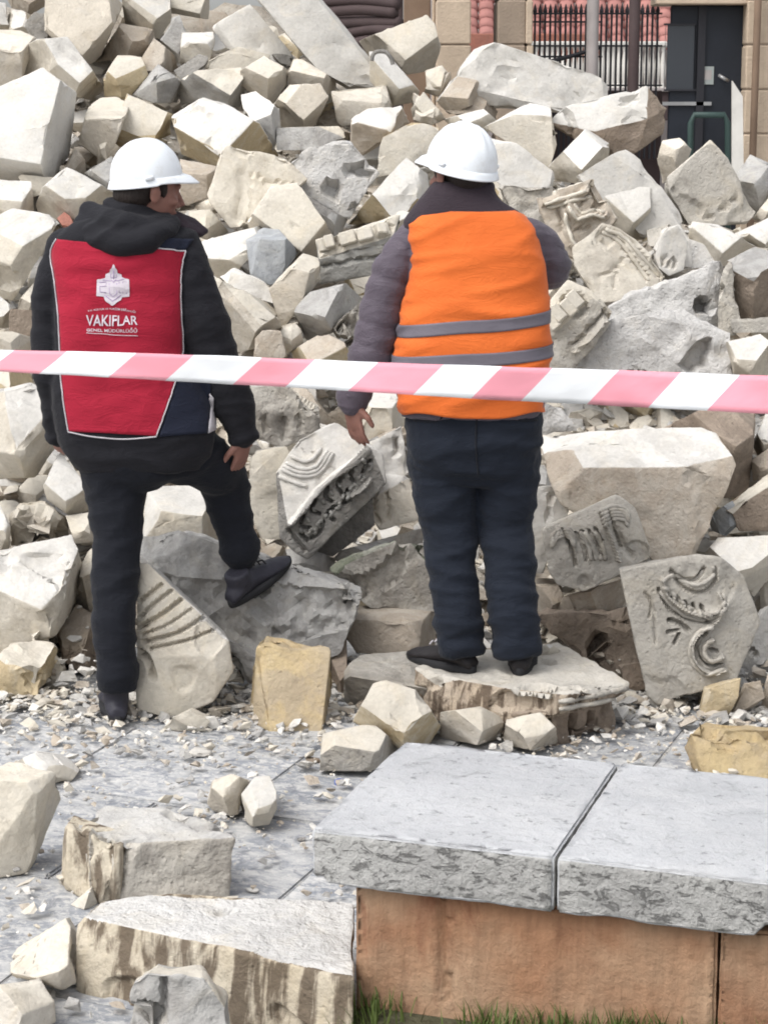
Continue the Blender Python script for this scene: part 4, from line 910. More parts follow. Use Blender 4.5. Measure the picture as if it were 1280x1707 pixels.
o = link_mesh('barrier_tape', me, [M['tape_red'], M['tape_white']]); sm = o.modifiers.new('thickness', 'SOLIDIFY'); sm.thickness = .0004
tag(o, 'pink red and white striped barrier tape stretched across in front of both men', 'barrier tape')
# ------------------------------------------------------------------ buildings behind the pile, upper right
BD = 20.0; bs = BD/F
def rect(x0, y0, x1, y1, D, th): # box whose front face covers these picture limits at distance D
    a = P(x0, y1, D); b = P(x1, y0, D); return Vector(((a.x+b.x)/2, D+th/2, (a.z+b.z)/2)), abs(b.x-a.x), th, abs(b.z-a.z)
def boxpart(name, mat, x0, y0, x1, y1, D, th, parent=None, bev=.01):
    c, sx, sy, sz = rect(x0, y0, x1, y1, D, th); bm = bmesh.new(); add_box(bm, c, sx, sy, sz)
    if bev: bmesh.ops.bevel(bm, geom=list(bm.edges), offset=bev, segments=1, affect='EDGES')
    return bm_link(name, bm, mat, parent=parent, origin=c, smooth=False)
def plain(name, col, rough=.8, metal=0, bumpy=0):
    n = NT(name); v = n.ramp(n.noise(3, 5, .6), [(.3,.82),(.7,1.12)]); n.color(n.mix(1.0, col, v, 'MULTIPLY')); n.b.inputs['Roughness'].default_value = rough; n.b.inputs['Metallic'].default_value = metal
    if bumpy: n.bump(n.noise(40, 4), bumpy, .02)
    return n.m
M['pillar'] = plain('pale_tan_dressed_stone', (.46,.37,.28), .9, 0, .4); M['pillar2'] = plain('brown_grey_plaster', (.27,.215,.165), .9, 0, .4)
M['iron'] = plain('black_painted_iron', (.025,.025,.03), .5); M['gate'] = plain('black_painted_steel', (.018,.021,.028), .42)
M['terracotta'] = plain('terracotta_tile', (.36,.17,.15), .85); M['whitewood'] = plain('white_painted_wood', (.62,.60,.56), .7)
M['darkwood'] = plain('dark_weathered_wood', (.07,.05,.05), .8); M['brownwall'] = plain('brown_wall', (.20,.14,.10), .9); M['paper'] = plain('pale_paper', (.30,.33,.32), .6)
M['lav'] = plain('warm_grey_plaster', (.34,.31,.30), .9); M['galv'] = plain('galvanised_steel', (.35,.35,.35), .45, .6)  # even warm grey for wall, boards, post and print
BOT = 330
def pillar(label, x0, x1, D, mat, th=.8, course=.42):
    t = empty('stone_pillar', P((x0+x1)/2, BOT, D)); t.location.z = 0; tag(t, label, 'pillar')
    z = 0.0; zt = 4.6; a = P(x0, 100, D).x; b = P(x1, 100, D).x; i = 0
    while z < zt:
        bm = bmesh.new(); c = Vector(((a+b)/2, D+th/2, z+course/2)); j = random.uniform(-.006,.006)
        add_box(bm, c+Vector((j,j,0)), b-a, th, course-.012); bmesh.ops.bevel(bm, geom=list(bm.edges), offset=.012, segments=1, affect='EDGES')
        bm_link('stone', bm, M[mat], parent=t, origin=c, smooth=False); z += course; i += 1
    c = Vector(((a+b)/2, D+th/2, zt/2)); bm = bmesh.new(); add_box(bm, c, b-a-.03, th-.03, zt); bm_link('mortar', bm, M['pillar2'], parent=t, origin=c, smooth=False)
pillar('wide pale stone pillar behind the pile, left of the brown one', 727, 785, BD, 'pillar')
pillar('brown grey pillar next to the iron fence', 829, 876, BD, 'pillar2')
pillar('narrow pale pillar strip against the brown grey pillar', 876.6, 888, BD-.02, 'pillar', .6)
pillar('pale stone pillar at the right edge beside the black gate', 1264, 1420, BD, 'pillar')
pillar('narrow stone jamb right of the black gate', 1243, 1257, BD+.05, 'pillar', .6)
# brown wooden panel left of the first pillar and dark stacked timber
t = empty('wooden_door', P(709, BOT, BD+.4)); tag(t, 'brown wooden door between the dark timber and the pale pillar', 'door')
boxpart('panel', M['brownwall'], 672, -60, 718, BOT, BD+.4, .1, t); boxpart('frame', M['pillar'], 719, -60, 726, BOT, BD+.3, .2, t)
for k, (x0,y0,x1,y1) in enumerate([(520,-30,672,-14),(540,-6,665,8),(545,14,660,24),(560,32,668,42),(570,50,660,62),(575,70,650,84),(600,92,672,110)]):
    a = P(x0, (y0+y1)/2, BD-.8); b = P(x1, (y0+y1)/2+random.uniform(-6,6), BD-1.2); bm = bmesh.new(); add_tube(bm, smooth_path([a, a.lerp(b,.5)+Vector((0,0,random.uniform(-.05,.05))), b], 5), .05, 10)
    o = bm_link('timber_beam', bm, M['darkwood'], origin=a); tag(o, 'dark weathered timber poles stacked behind the top of the pile', 'timber', 'dark timber poles stacked behind the pile')
bk = boxpart('dark_shed', M['darkwood'], 480, -160, 672, BOT, BD+.8, 1.5); tag(bk, 'dark shed wall behind the stacked timber', 'shed')
# house behind with terracotta roof, white balcony rail
house = empty('house', P(960, BOT, 26)); house.location.z = 0; tag(house, 'house with a pinkish terracotta tile roof and white balcony rail behind the fence', 'house')
boxpart('wall', M['lav'], 700, -260, 1300, 420, 27.2, 1, house, 0)
HD = 25.5
for r in range(9):
    y0 = -56+r*14.5; D = HD+1.2-r*.13; a = P(770, y0, D); b = P(1270, y0, D)
    me_vs = []; bm = bmesh.new(); nt = int((b.x-a.x)/.2)
    for k in range(nt):
        cx = a.x+.2*(k+.5); p0 = Vector((cx, D, a.z)); p1 = Vector((cx, D-.16, a.z-.125+.02*random.random()))
        add_tube(bm, [p0, p1], [(.09,.05),(.105,.06)], 8)
    bm_link('tile_row', bm, M['terracotta'], parent=house, origin=a)
boxpart('roof_board', M['lav'], 770, 74, 1270, 78, HD-.2, .05, house); boxpart('balcony_floor', M['lav'], 770, 145, 1270, 152, HD-.8, .9, house)
boxpart('parapet', M['darkwood'], 770, 152, 1270, 200, HD-.75, .1, house)
bal = None
for k in range(44):
    x = 884+k*9.2
    if x > 1110: break
    c = P(x, 112, HD-.7)
    if bal is None:
        bm = bmesh.new(); 
        rr = [(.012,-.26),(.030,-.24),(.020,-.18),(.036,-.06),(.038,0),(.026,.1),(.018,.18),(.032,.24),(.012,.26)]
        rings = [[bm.verts.new((math.cos(2*math.pi*j/8)*r, math.sin(2*math.pi*j/8)*r, z)) for j in range(8)] for r, z in rr]; skin(bm, rings)
        bal = bpy.data.meshes.new('baluster'); bm.to_mesh(bal); bm.free(); bal.materials.append(M['whitewood'])
    o = bpy.data.objects.new('baluster', bal); COL.objects.link(o); o.parent = house; o.location = c-world_loc(house)
boxpart('hand_rail', M['whitewood'], 880, 68, 1112, 76, HD-.75, .1, house)
boxpart('house_panel', M['red'], 780, 55, 1000, 110, HD-.5, .05, house)
# iron fence
fence = empty('iron_fence', P(985, BOT, BD+.6)); fence.location.z = 0; tag(fence, 'black iron fence of thin upright bars between the pillar and the gate', 'fence')
FD = BD+.6; me = None
for k in range(26):
    x = 891+k*8.5
    if x > 1100: break
    c = P(x, 75, FD)
    if me is None:
        bm = bmesh.new(); add_tube(bm, [(0,0,-1.1),(0,0,.30)], .011, 6); add_tube(bm, [(0,0,.29),(0,0,.33),(0,0,.40)], [.012,.022,.003], 6)
        me = bpy.data.meshes.new('bar'); bm.to_mesh(me); bm.free(); me.materials.append(M['iron'])
    o = bpy.data.objects.new('bar', me); COL.objects.link(o); o.parent = fence; o.location = c-world_loc(fence)
for y in (20, 34, 74, 92, 140): 
    boxpart('rail', M['iron'], 888, y, 1004 if y in (34, 92) else 1104, y+3, FD-.02, .03, fence, 0)
bm = bmesh.new(); add_tube(bm, smooth_path([P(888,108,FD-.05), P(940,96,FD-.05), P(1000,78,FD-.05)], 5), .02, 6); bm_link('brace', bm, M['iron'], parent=fence)
low = boxpart('low_wall', M['darkwood'], 886, 150, 1104, 420, BD+.8, .3); tag(low, 'low dark wall under the iron fence', 'wall')
pole = bmesh.new(); a = P(1055, 140, BD+.2); add_tube(pole, [Vector((a.x, a.y, 0)), Vector((a.x, a.y, 5))], .055, 12)
tag(bm_link('metal_post', pole, M['darkwood'], origin=(a.x, a.y, 0)), 'dark round post in front of the iron fence', 'post')
pole = bmesh.new(); a = P(988, 30, BD+.3); add_tube(pole, [Vector((a.x, a.y, 0)), Vector((a.x, a.y, 5))], .06, 12)
tag(bm_link('metal_post', pole, M['lav'], origin=(a.x, a.y, 0)), 'pale grey round post at the top of the iron fence', 'post')
# black gate
gate = empty('metal_gate', P(1172, BOT, BD)); gate.location.z = 0; tag(gate, 'black steel gate with a small notice and glazed panel, top right', 'gate')
boxpart('gate_leaf', M['gate'], 1104, 8, 1241, 560, BD+.3, .06, gate)
boxpart('lintel', M['pillar'], 1095, -12, 1262, 6, BD+.1, .5, gate)
GD = BD+.3
for (x0,y0,x1,y1) in [(1107,40,1110,150),(1158,40,1161,150),(1107,38,1161,41),(1107,148,1161,151)]: boxpart('window_frame', M['iron'], x0, y0, x1, y1, GD-.03, .03, gate, 0)
n = NT('dusty_dark_glass'); n.color((.035,.04,.048)); n.b.inputs['Roughness'].default_value = .22; n.b.inputs['Specular IOR Level'].default_value = .6; M['glass'] = n.m
boxpart('window_pane', M['glass'], 1110, 41, 1158, 148, GD-.012, .01, gate, 0)
boxpart('notice', M['paper'], 1170, 110, 1190, 140, GD-.015, .01, gate, 0); boxpart('notice_print', M['lav'], 1174, 116, 1186, 132, GD-.018, .002, gate, 0)
bm = bmesh.new(); p = P(1205, 130, GD-.05); add_tube(bm, [p+Vector((-.04,0,.03)), p+Vector((0,-.04,0)), p+Vector((.05,0,-.02))], .018, 8); bm_link('handle', bm, M['galv'], parent=gate, origin=p)
boxpart('cross_rail', M['galv'], 1104, 169, 1186, 175, GD-.03, .03, gate, 0)
boxpart('meeting_stile', M['iron'], 1161, 8, 1165, 560, GD-.03, .03, gate, 0)
bm = bmesh.new(); q = [P(1151, 420, BD-.2), P(1151, 205, BD-.2), P(1157, 191, BD-.2), P(1207, 191, BD-.2), P(1213, 205, BD-.2), P(1213, 420, BD-.2)]; add_tube(bm, q, .03, 10)
n = plain('dark_green_paint', (.035,.06,.055), .5)
tag(bm_link('hoop_barrier', bm, n, origin=P(1182, 420, BD-.2)), 'dark green metal hoop standing in front of the black gate', 'hoop')
bm = bmesh.new(); pts = [P(1221, 330, BD-1), P(1221, 134, BD-1), P(1238, 160, BD-1), P(1240, 330, BD-1)]
f = [bm.verts.new(p) for p in pts]; g = [bm.verts.new(p+Vector((0,.06,0))) for p in pts]; skin(bm, [f, g])
tag(bm_link('white_board', bm, M['whitewood'], origin=pts[0], smooth=False), 'white upright board leaning at the right side of the black gate', 'board')
bm = bmesh.new(); a = P(1260, 100, BD-.1); add_tube(bm, [Vector((a.x, a.y, 0)), Vector((a.x, a.y, 5))], .035, 10)
tag(bm_link('drain_pipe', bm, M['brownwall'], origin=(a.x, a.y, 0)), 'brown drain pipe on the pillar at the right edge', 'pipe')
# ------------------------------------------------------------------ people
def cloth(name, col, rough=.85, weave=.25, col2=None, sheen=.05):
    n = NT(name); c = n.mix(n.ramp(n.noise(6, 4, .6), [(.3,0.0),(.7,1.0)]), col, col2 or tuple(x*1.25 for x in col)); n.color(c)
    n.b.inputs['Roughness'].default_value = rough; n.b.inputs['Sheen Weight'].default_value = sheen; n.b.inputs['Specular IOR Level'].default_value = .2
    h = n.mul(n.noise(22, 3, .55, .4), n.mul(n.noise(220, 2, .5), .15), 'ADD'); wr = n.ramp(n.noise(9, 4, .6, .8, n.scl((1,1,2.6))), [(.44, 0.0), (.5, 1.0), (.56, 0.0)]); h = n.mul(h, n.mul(wr, .5), 'ADD'); n.bump(h, weave*1.0, .010); return n.m
M['black_cloth'] = cloth('black_jacket_cloth', (.010,.010,.013)); M['navy'] = cloth('navy_jacket_cloth', (.010,.0125,.024))
M['redcloth'] = cloth('red_jacket_cloth', (.34,.014,.036), col2=(.28,.011,.028)); M['trouser_black'] = cloth('black_trouser_cloth', (.007,.008,.012))
M['trouser_navy'] = cloth('dark_navy_trouser_cloth', (.0085,.0115,.019)); M['greycloth'] = cloth('quilted_grey_violet_cloth', (.075,.062,.078), .6, .3, sheen=.1)
M['orange'] = cloth('orange_safety_cloth', (.66,.145,.028), .75, .2, (.58,.12,.022)); M['reflect'] = cloth('grey_reflective_band', (.12,.11,.13), .5, .08, sheen=0)
M['collar_cloth'] = cloth('dark_plum_collar_cloth', (.03,.022,.028))
M['piping'] = cloth('pale_grey_piping', (.42,.40,.42), .5, .05, sheen=0); M['printwhite'] = plain('white_print', (.60,.55,.60), .6); M['printviolet'] = plain('violet_grey_print', (.34,.25,.42), .6)
n = NT('skin'); n.color(n.mix(n.noise(14,3), (.26,.135,.105), (.21,.10,.08))); n.b.inputs['Roughness'].default_value = .55; n.b.inputs['Subsurface Weight'].default_value = .08; n.b.inputs['Subsurface Radius'].default_value = (.02,.008,.004); M['skin'] = n.m
n = NT('dark_hair'); n.color((.022,.016,.014)); n.bump(n.noise(130, 3, .6, 0, n.scl((1,1,.25))), .7, .01); n.b.inputs['Roughness'].default_value = .6; M['hair'] = n.m
n = NT('white_helmet_plastic'); n.color(n.mix(n.ramp(n.noise(16,6,.75), [(.52,0.0),(.7,.4)]), (.72,.75,.78), (.50,.49,.46))); n.b.inputs['Roughness'].default_value = .3; n.b.inputs['Specular IOR Level'].default_value = .5; n.bump(n.noise(60,2), .04, .005); M['helmet'] = n.m
n = NT('shoe_leather'); n.color(n.mix(n.noise(20,3), (.022,.022,.031), (.036,.035,.045))); n.b.inputs['Roughness'].default_value = .55; n.bump(n.noise(40,3), .3, .01); M['shoe'] = n.m
n = NT('shoe_leather_brown'); n.color(n.mix(n.noise(20,3), (.012,.011,.012), (.02,.017,.018))); n.b.inputs['Roughness'].default_value = .55; n.bump(n.noise(40,3), .3, .01); M['shoe2'] = n.m
M['sole'] = plain('black_rubber', (.02,.02,.022), .8)
def fuse(build, vox, smooth=3):
    bm = bmesh.new(); build(bm); bmesh.ops.recalc_face_normals(bm, faces=bm.faces)
    me = bpy.data.meshes.new('tmp'); bm.to_mesh(me); bm.free()
    o = bpy.data.objects.new('tmp', me); COL.objects.link(o)
    m = o.modifiers.new('r', 'REMESH'); m.mode = 'VOXEL'; m.voxel_size = vox; m.adaptivity = 0
    dg = bpy.context.evaluated_depsgraph_get(); me2 = bpy.data.meshes.new_from_object(o.evaluated_get(dg))
    bpy.data.objects.remove(o); bpy.data.meshes.remove(me)
    bm = bmesh.new(); bm.from_mesh(me2); bpy.data.meshes.remove(me2)
    for _ in range(smooth): bmesh.ops.smooth_vert(bm, verts=bm.verts, factor=.5, use_axis_x=True, use_axis_y=True, use_axis_z=True)
    bm.normal_update(); return bm
def folds(bm, amp, sx, sz, seed, amp2=None, f=None):
    mv = []
    for v in bm.verts:
        p = v.co; k = f(p) if f else 1.0
        w = Vector((p.x+.03*noise.noise(p*4), p.y, p.z+.06*noise.noise(p*3+Vector((seed,0,0)))))
        a = noise.noise(Vector((w.x*sx+seed, w.y*sx, w.z*sz))); r = 1-abs(a)*2.6
        d = amp*k*(r if r > 0 else r*.25)+ (amp2 or amp*.6)*noise.noise(Vector((p.x*3+seed, p.y*3, p.z*5)))
        mv.append((v, v.normal*d))
    for v, d in mv: v.co += d
def ringpts(cx, cy, rx, ry, D, n=28, pw=2.7, dz=0.0):
    c = P(cx, cy, D); m = D/F; out = []
    for k in range(n):
        a = 2*math.pi*k/n; ca, sa = math.cos(a), math.sin(a)
        x = math.copysign(abs(ca)**(2/pw), ca)*rx*m; y = math.copysign(abs(sa)**(2/pw), sa)*ry
        out.append(c+Vector((x, y, dz*y)))
    return out
def loft(bm, rings, D, n=28, cap=True, grow=0.0, pw=2.7, mi=0, sub=3):
    rr = []
    for a, b in zip(rings, rings[1:]):
        for k in range(sub):
            t = k/sub; rr.append(tuple(p+(q-p)*t for p, q in zip(a, b)))
    rr.append(rings[-1]); R_ = []
    for r in rr:
        cx, cy, rx, ry = r[:4]; dd = r[4] if len(r) > 4 else 0
        R_.append([bm.verts.new(p) for p in ringpts(cx, cy, rx+grow*F/D, ry+grow, D+dd, n, pw)])
    skin(bm, R_, mi, cap)
def ptube(bm, spec, D, grow=0.0, n=16, ratio=1.0):
    q = [P(s[0], s[1], D+(s[3] if len(s) > 3 else 0)) for s in spec]; r = [max(.006, s[2]*D/F+grow) for s in spec]
    pts = smooth_path(q, 4); rad = []
    for i in range(len(pts)):
        t = i/4; k = min(int(t), len(r)-2); u = t-k; u = u*u*(3-2*u); rad.append(r[k]+(r[k+1]-r[k])*u)
    add_tube(bm, pts, rad, n, flat=ratio)
    add_ell(bm, pts[0], rad[0], rad[0], rad[0], seg=12); add_ell(bm, pts[-1], rad[-1], rad[-1], rad[-1], seg=12)
def hand(bm, w, d, nrm, side, curl=.5, L=.168, spread=.10):
    """w wrist, d towards the fingers, nrm back of hand, side = +1/-1 thumb side along d x nrm"""
    d = d.normalized(); nrm = (nrm-d*nrm.dot(d)).normalized(); s = d.cross(nrm)*side
    pl = L*.5
    rot = Matrix((s, nrm, d)).transposed()
    add_ell(bm, w+d*pl*.55, .040, .017, pl*.62, rot); add_tube(bm, [w-d*.03, w+d*.03], [(.026,.02),(.032,.018)], 10)
    for i, (off, ln) in enumerate([(.029,.86),(.010,1.0),(-.010,.93),(-.028,.74)]):
        p = w+d*pl*.92+s*off; dirn = (d+s*off*spread*12).normalized(); pts = [w+d*pl*.5+s*off*.8, p]; a = 0
        for seg, fr in enumerate((.46, .30, .24)):
            a += curl*(.45+.35*seg); v = dirn*math.cos(a)-nrm*math.sin(a); p = p+v*(L*.46*ln*fr); pts.append(p)
        add_tube(bm, pts, [.010,.0095,.009,.0085,.0072], 8); add_ell(bm, pts[-1], .0072, .0072, .0072, seg=8)
    p = w+d*pl*.25+s*.030; v = (d*.75+s*.6-nrm*.25).normalized(); q = p+v*.045; v2 = (d*.95+s*.15-nrm*.35).normalized()
    add_tube(bm, [w+d*.01+s*.012, p, q, q+v2*.03], [.014,.0135,.011,.0085], 8); add_ell(bm, q+v2*.03, .0085, .0085, .0085, seg=8)
def head_parts(bm, c, yaw, tilt=0.0, s=1.0):
    Mh = Matrix.Rotation(yaw, 3, 'Z') @ Matrix.Rotation(tilt, 3, 'X')      # local +Y is the face
    def e(x, y, z, rx, ry, rz, seg=18): add_ell(bm, c+Mh @ Vector((x*s, y*s, z*s)), rx*s, ry*s, rz*s, Mh, seg)
    e(0,-.012,.035,.076,.098,.088); e(0,.03,-.03,.064,.068,.085); e(0,.05,-.088,.043,.042,.034); e(0,.084,-.108,.022,.018,.016)
    e(0,.088,.018,.045,.014,.012); 
    add_tube(bm, [c+Mh @ Vector((0,.088*s,.012*s)), c+Mh @ Vector((0,.108*s,-.018*s)), c+Mh @ Vector((0,.120*s,-.036*s)), c+Mh @ Vector((0,.100*s,-.044*s))], [.009*s,.011*s,.013*s,.010*s], 8)
    e(.012,.098,-.042,.009,.011,.008,8); e(-.012,.098,-.042,.009,.011,.008,8)
    e(0,.092,-.066,.024,.012,.006); e(0,.090,-.077,.021,.012,.007)
    for q in (-1, 1):
        e(q*.078,-.008,-.018,.009,.019,.031,12); e(q*.083,-.014,-.008,.010,.014,.018,10); e(q*.045,.062,-.032,.024,.024,.018); e(q*.030,.082,.001,.013,.011,.009,10)
    return Mh
def helmet(parent, c, yaw, tilt, s=1.0, roll=0.0):
    Mh = Matrix.Rotation(yaw, 3, 'Z') @ Matrix.Rotation(tilt, 3, 'X') @ Matrix.Rotation(roll, 3, 'Y'); bm = bmesh.new(); na, ne = 64, 18; rings = []
    def pt(a, el):
        x = .104*math.cos(el)**.9*math.sin(a); y = .124*math.cos(el)**.9*math.cos(a); z = .134*math.sin(el)**.94 if el > 0 else 0
        rib = .0
        for off, h in ((0,.0065),(.034,.0035),(-.034,.0035)):
            rib += h*math.exp(-((x-off)/.0065)**2)*(1 if math.sin(el) > .45 else max(0, (math.sin(el)-.2)/.25))
        return Vector((x, y, z+rib))
    for i in range(ne):
        el = math.pi/2*(i/(ne-1))*.985; rings.append([bm.verts.new(c+Mh @ (pt(2*math.pi*k/na, el)*s)) for k in range(na)])
    skin(bm, rings, 0, False); bm.faces.new(rings[-1])
    inner = [[bm.verts.new(c+Mh @ (pt(2*math.pi*k/na, math.pi/2*(i/8)*.95)*s*.955)) for k in range(na)] for i in range(9)]
    for a, b in zip(inner, inner[1:]):
        for k in range(na): bm.faces.new((b[k], b[(k+1)%na], a[(k+1)%na], a[k]))
    bm.faces.new(list(reversed(inner[-1])))
    h = bm_link('helmet', bm, M['helmet'], parent=parent, origin=c)
    bm = bmesh.new(); sect = []
    for k in range(na):
        a = 2*math.pi*k/na; front = max(0, math.cos(a)); pk = .009+.046*front**2.6; dr = -.004-.020*front**2+(-.004 if front == 0 else 0)
        b = Vector((.104*math.sin(a), .124*math.cos(a), 0)); out = Vector((math.sin(a), math.cos(a), 0))
        pts = [b*.955+Vector((0,0,.006)), b+out*.001+Vector((0,0,.012)), b+out*pk*.5+Vector((0,0,.006+dr*.2)), b+out*pk+Vector((0,0,dr)), b+out*(pk+.002)+Vector((0,0,dr-.004)), b+out*(pk-.002)+Vector((0,0,dr-.006)), b+out*pk*.5+Vector((0,0,dr*.3-.003)), b*.955+Vector((0,0,-.006))]
        sect.append([bm.verts.new(c+Mh @ (p*s)) for p in pts])
    for i in range(na):
        A, Bq = sect[i], sect[(i+1)%na]
        for j in range(len(A)): bm.faces.new((A[j], Bq[j], Bq[(j+1)%len(A)], A[(j+1)%len(A)]))
    bmesh.ops.recalc_face_normals(bm, faces=bm.faces)
    bm_link('brim', bm, M['helmet'], parent=h, origin=c)
    for q in (-1, 1):
        bm = bmesh.new(); add_box(bm, c+Mh @ (Vector((q*.104,-.035,.016))*s), .012, .03, .013, Mh); bmesh.ops.bevel(bm, geom=list(bm.edges), offset=.003, segments=1, affect='EDGES')
        bm_link('slot_cap', bm, M['helmet'] if q < 0 else M['helmet'], parent=h, origin=c)
    return h
def shoe(parent, heel, dirn, up=Vector((0,0,1)), L=.29, mat='shoe', ankle=None):
    d = dirn.normalized(); u = (up-d*up.dot(d)).normalized(); s = d.cross(u)
    prof_ = [(-.005,.026,.05,.035),(.02,.036,.075,.0),(.06,.038,.105,0),(.10,.037,.10,0),(.14,.040,.075,0),(.18,.046,.062,0),(.225,.047,.052,0),(.26,.040,.042,0),(.285,.024,.030,0),(.293,.010,.02,0)]
    kL = L/.29; prof_ = [(x*kL, w, h, 0) for x, w, h, _ in prof_]
    def b(bm):
        rings = []
        for x, w, h, _ in prof_:
            c = heel+d*x; rings.append([bm.verts.new(c+s*(math.cos(t)*w*(1 if math.sin(t) < .2 else .86))+u*(.012+(h-.012)*(.5+.5*math.sin(t)))) for t in [2*math.pi*k/16 for k in range(16)]])
        skin(bm, rings)
        add_tube(bm, [heel+d*.055+u*.06, heel+d*.055+u*.105], [.042,.042], 14)
    bm = fuse(b, .006, 2); folds(bm, .0015, 20, 20, 3)
    o = bm_link('shoe', bm, M[mat], parent=parent, origin=heel)
    bm = bmesh.new(); rings = []
    for h in (0, .006, .022, .026):
        g = .004 if 0 < h < .026 else 0
        rings.append([bm.verts.new(heel+d*(.143+math.cos(t)*(.152+g))*kL+s*(math.sin(t)*((.043 if math.cos(t) > -.2 else .038)+g)*(1-.25*max(0, math.cos(t))**4))+u*h) for t in [2*math.pi*k/32 for k in range(32)]])
    skin(bm, rings); bm_link('sole', bm, M['sole'], parent=o, origin=heel)
    bm = bmesh.new(); 
    for k in range(4): 
        x = .10+k*.022; hh = .103-k*.011; add_tube(bm, [heel+d*x+s*(-.018)+u*hh, heel+d*(x+.004)+u*(hh+.008), heel+d*x+s*.018+u*hh], .0028, 6)
    bm_link('lace', bm, M['piping'] if mat == 'shoe2' else M['sole'], parent=o, origin=heel)
    return o
def surf_patch(parent, bvh, name, mat, left, right, nx=24, ny=6, off=.004, box=(0,0,1.0)):
    """cloth panel laid on a garment: left and right edges as matching chains"""
    ox, oy, k = box; lv = lambda ch: smooth_path([Vector((ox+x/k, oy+y/k, 0)) for x, y in ch], ny) if len(ch) > 2 else [Vector((ox+ch[0][0]/k, oy+ch[0][1]/k, 0)).lerp(Vector((ox+ch[1][0]/k, oy+ch[1][1]/k, 0)), i/ny) for i in range(ny+1)]
    Lc, Rc = lv(left), lv(right); bm = bmesh.new(); rows = []
    for a, b in zip(Lc, Rc):
        row = []
        for i in range(nx+1):
            q = a.lerp(b, i/nx); h, nn = hit(bvh, q.x, q.y); row.append((h, nn))
        rows.append(row)
    vr = [[bm.verts.new(h+nn*off) if h else None for h, nn in row] for row in rows]
    for a, b in zip(vr, vr[1:]):
        for i in range(nx):
            q = (a[i], b[i], b[i+1], a[i+1])
            if all(q): bm.faces.new(q)
    o = bm_link(name, bm, mat, parent=parent, origin=world_loc(parent)); m = o.modifiers.new('t', 'SOLIDIFY'); m.thickness = .0025; m.offset = -1
    return o
def surf_line(parent, bvh, name, mat, pts, rad, off=.004, box=(0,0,1.0), sub=10, sm=True):
    ox, oy, k = box; q = [Vector((ox+x/k, oy+y/k, 0)) for x, y in pts]; q = smooth_path(q, sub) if sm else q; w = []
    for c in q:
        h, nn = hit(bvh, c.x, c.y)
        if h: w.append(h+nn*off)
    if len(w) > 1:
        bm = bmesh.new(); add_tube(bm, w, rad, 6); return bm_link(name, bm, mat, parent=parent, origin=world_loc(parent))
def surf_mesh(parent, bvh, name, mat, verts, faces, off):
    bm = bmesh.new(); vs = []
    for x, y in verts:
        h, nn = hit(bvh, x, y); vs.append(bm.verts.new(h+nn*off) if h else None)
    for f in faces:
        q = [vs[i] for i in f]
        if all(q) and len(set(q)) > 2:
            try: bm.faces.new(q)
            except ValueError: pass
    return bm_link(name, bm, mat, parent=parent, origin=world_loc(parent), smooth=False)
def poly_grid(pts):
    bm = bmesh.new(); vs = [bm.verts.new((x, y, 0)) for x, y in pts]; f = bm.faces.new(vs); bmesh.ops.triangulate(bm, faces=[f])
    for _ in range(2): bmesh.ops.subdivide_edges(bm, edges=list(bm.edges), cuts=1, use_grid_fill=True)
    bmesh.ops.triangulate(bm, faces=bm.faces); bm.verts.index_update()
    v = [(a.co.x, a.co.y) for a in bm.verts]; fs = [tuple(x.index for x in f.verts) for f in bm.faces]; bm.free(); return v, fs
def text_mesh(s, cx, cy, width, height, arch=0):
    cu = bpy.data.curves.new('t', 'FONT'); cu.body = s; cu.resolution_u = 3; cu.offset = .012; o = bpy.data.objects.new('t', cu); COL.objects.link(o)
    dg = bpy.context.evaluated_depsgraph_get(); me = bpy.data.meshes.new_from_object(o.evaluated_get(dg))
    xs = [v.co.x for v in me.vertices]; ys = [v.co.y for v in me.vertices]; x0, x1, y0, y1 = min(xs), max(xs), min(ys), max(ys)
    v = []
    for a in me.vertices:
        u = (a.co.x-x0)/(x1-x0); w = (a.co.y-y0)/(y1-y0); v.append((cx+(u-.5)*width, cy+(.5-w)*height-arch*(1-(2*u-1)**2)))
    fs = [tuple(p.vertices) for p in me.polygons]; bpy.data.objects.remove(o); bpy.data.meshes.remove(me); return v, fs
# ---------------- the man in the red jacket
DL = 6.40
pl = empty('person', G(200, 1205)); tag(pl, 'person in a red and black jacket, white helmet, one foot raised on a grey slab', 'person')
TL = [(208,352,40,.075),(206,370,80,.095),(202,392,106,.115),(200,430,112,.13),(200,500,108,.135),(200,580,106,.135),(214,650,126,.14),(226,710,134,.145),(232,750,124,.145),(234,776,104,.135)]
LA = [(110,412,33),(86,470,29),(79,540,27),(82,610,26),(91,680,23,.03),(98,722,20,.05)]
RA = [(300,412,34),(318,465,38),(340,540,42),(362,610,40,.02),(392,680,34,.04),(405,724,24,.05)]
hd = G(192, 1216); hd.z = .018; DA = hd.y+.035-DL
LEG1 = [(191,770,60),(194,844,47,DA*.2),(196,904,40,DA*.4),(193,950,40,DA*.6),(191,1029,37,DA*.9),(193,1096,33,DA),(196,1120,33,DA)]
LEG2 = [(290,745,58),(345,772,48,.18),(372,800,42,.32),(383,850,36,.33),(394,892,33,.31),(400,915,33,.28)]
z3 = bvh_of(STONES['Z3']); FA = hit(z3, 398, 1003)[0]; FB = hit(z3, 462, 940)[0]; DF = FA.y-DL-.06; print('FOOT', FA, FB)
LEG2 = [(290,745,58),(345,772,48,DF*.5),(372,800,42,DF*.95),(383,850,36,DF),(394,892,33,DF),(400,922,33,DF)]
HL = P(247, 313, DL+.01)
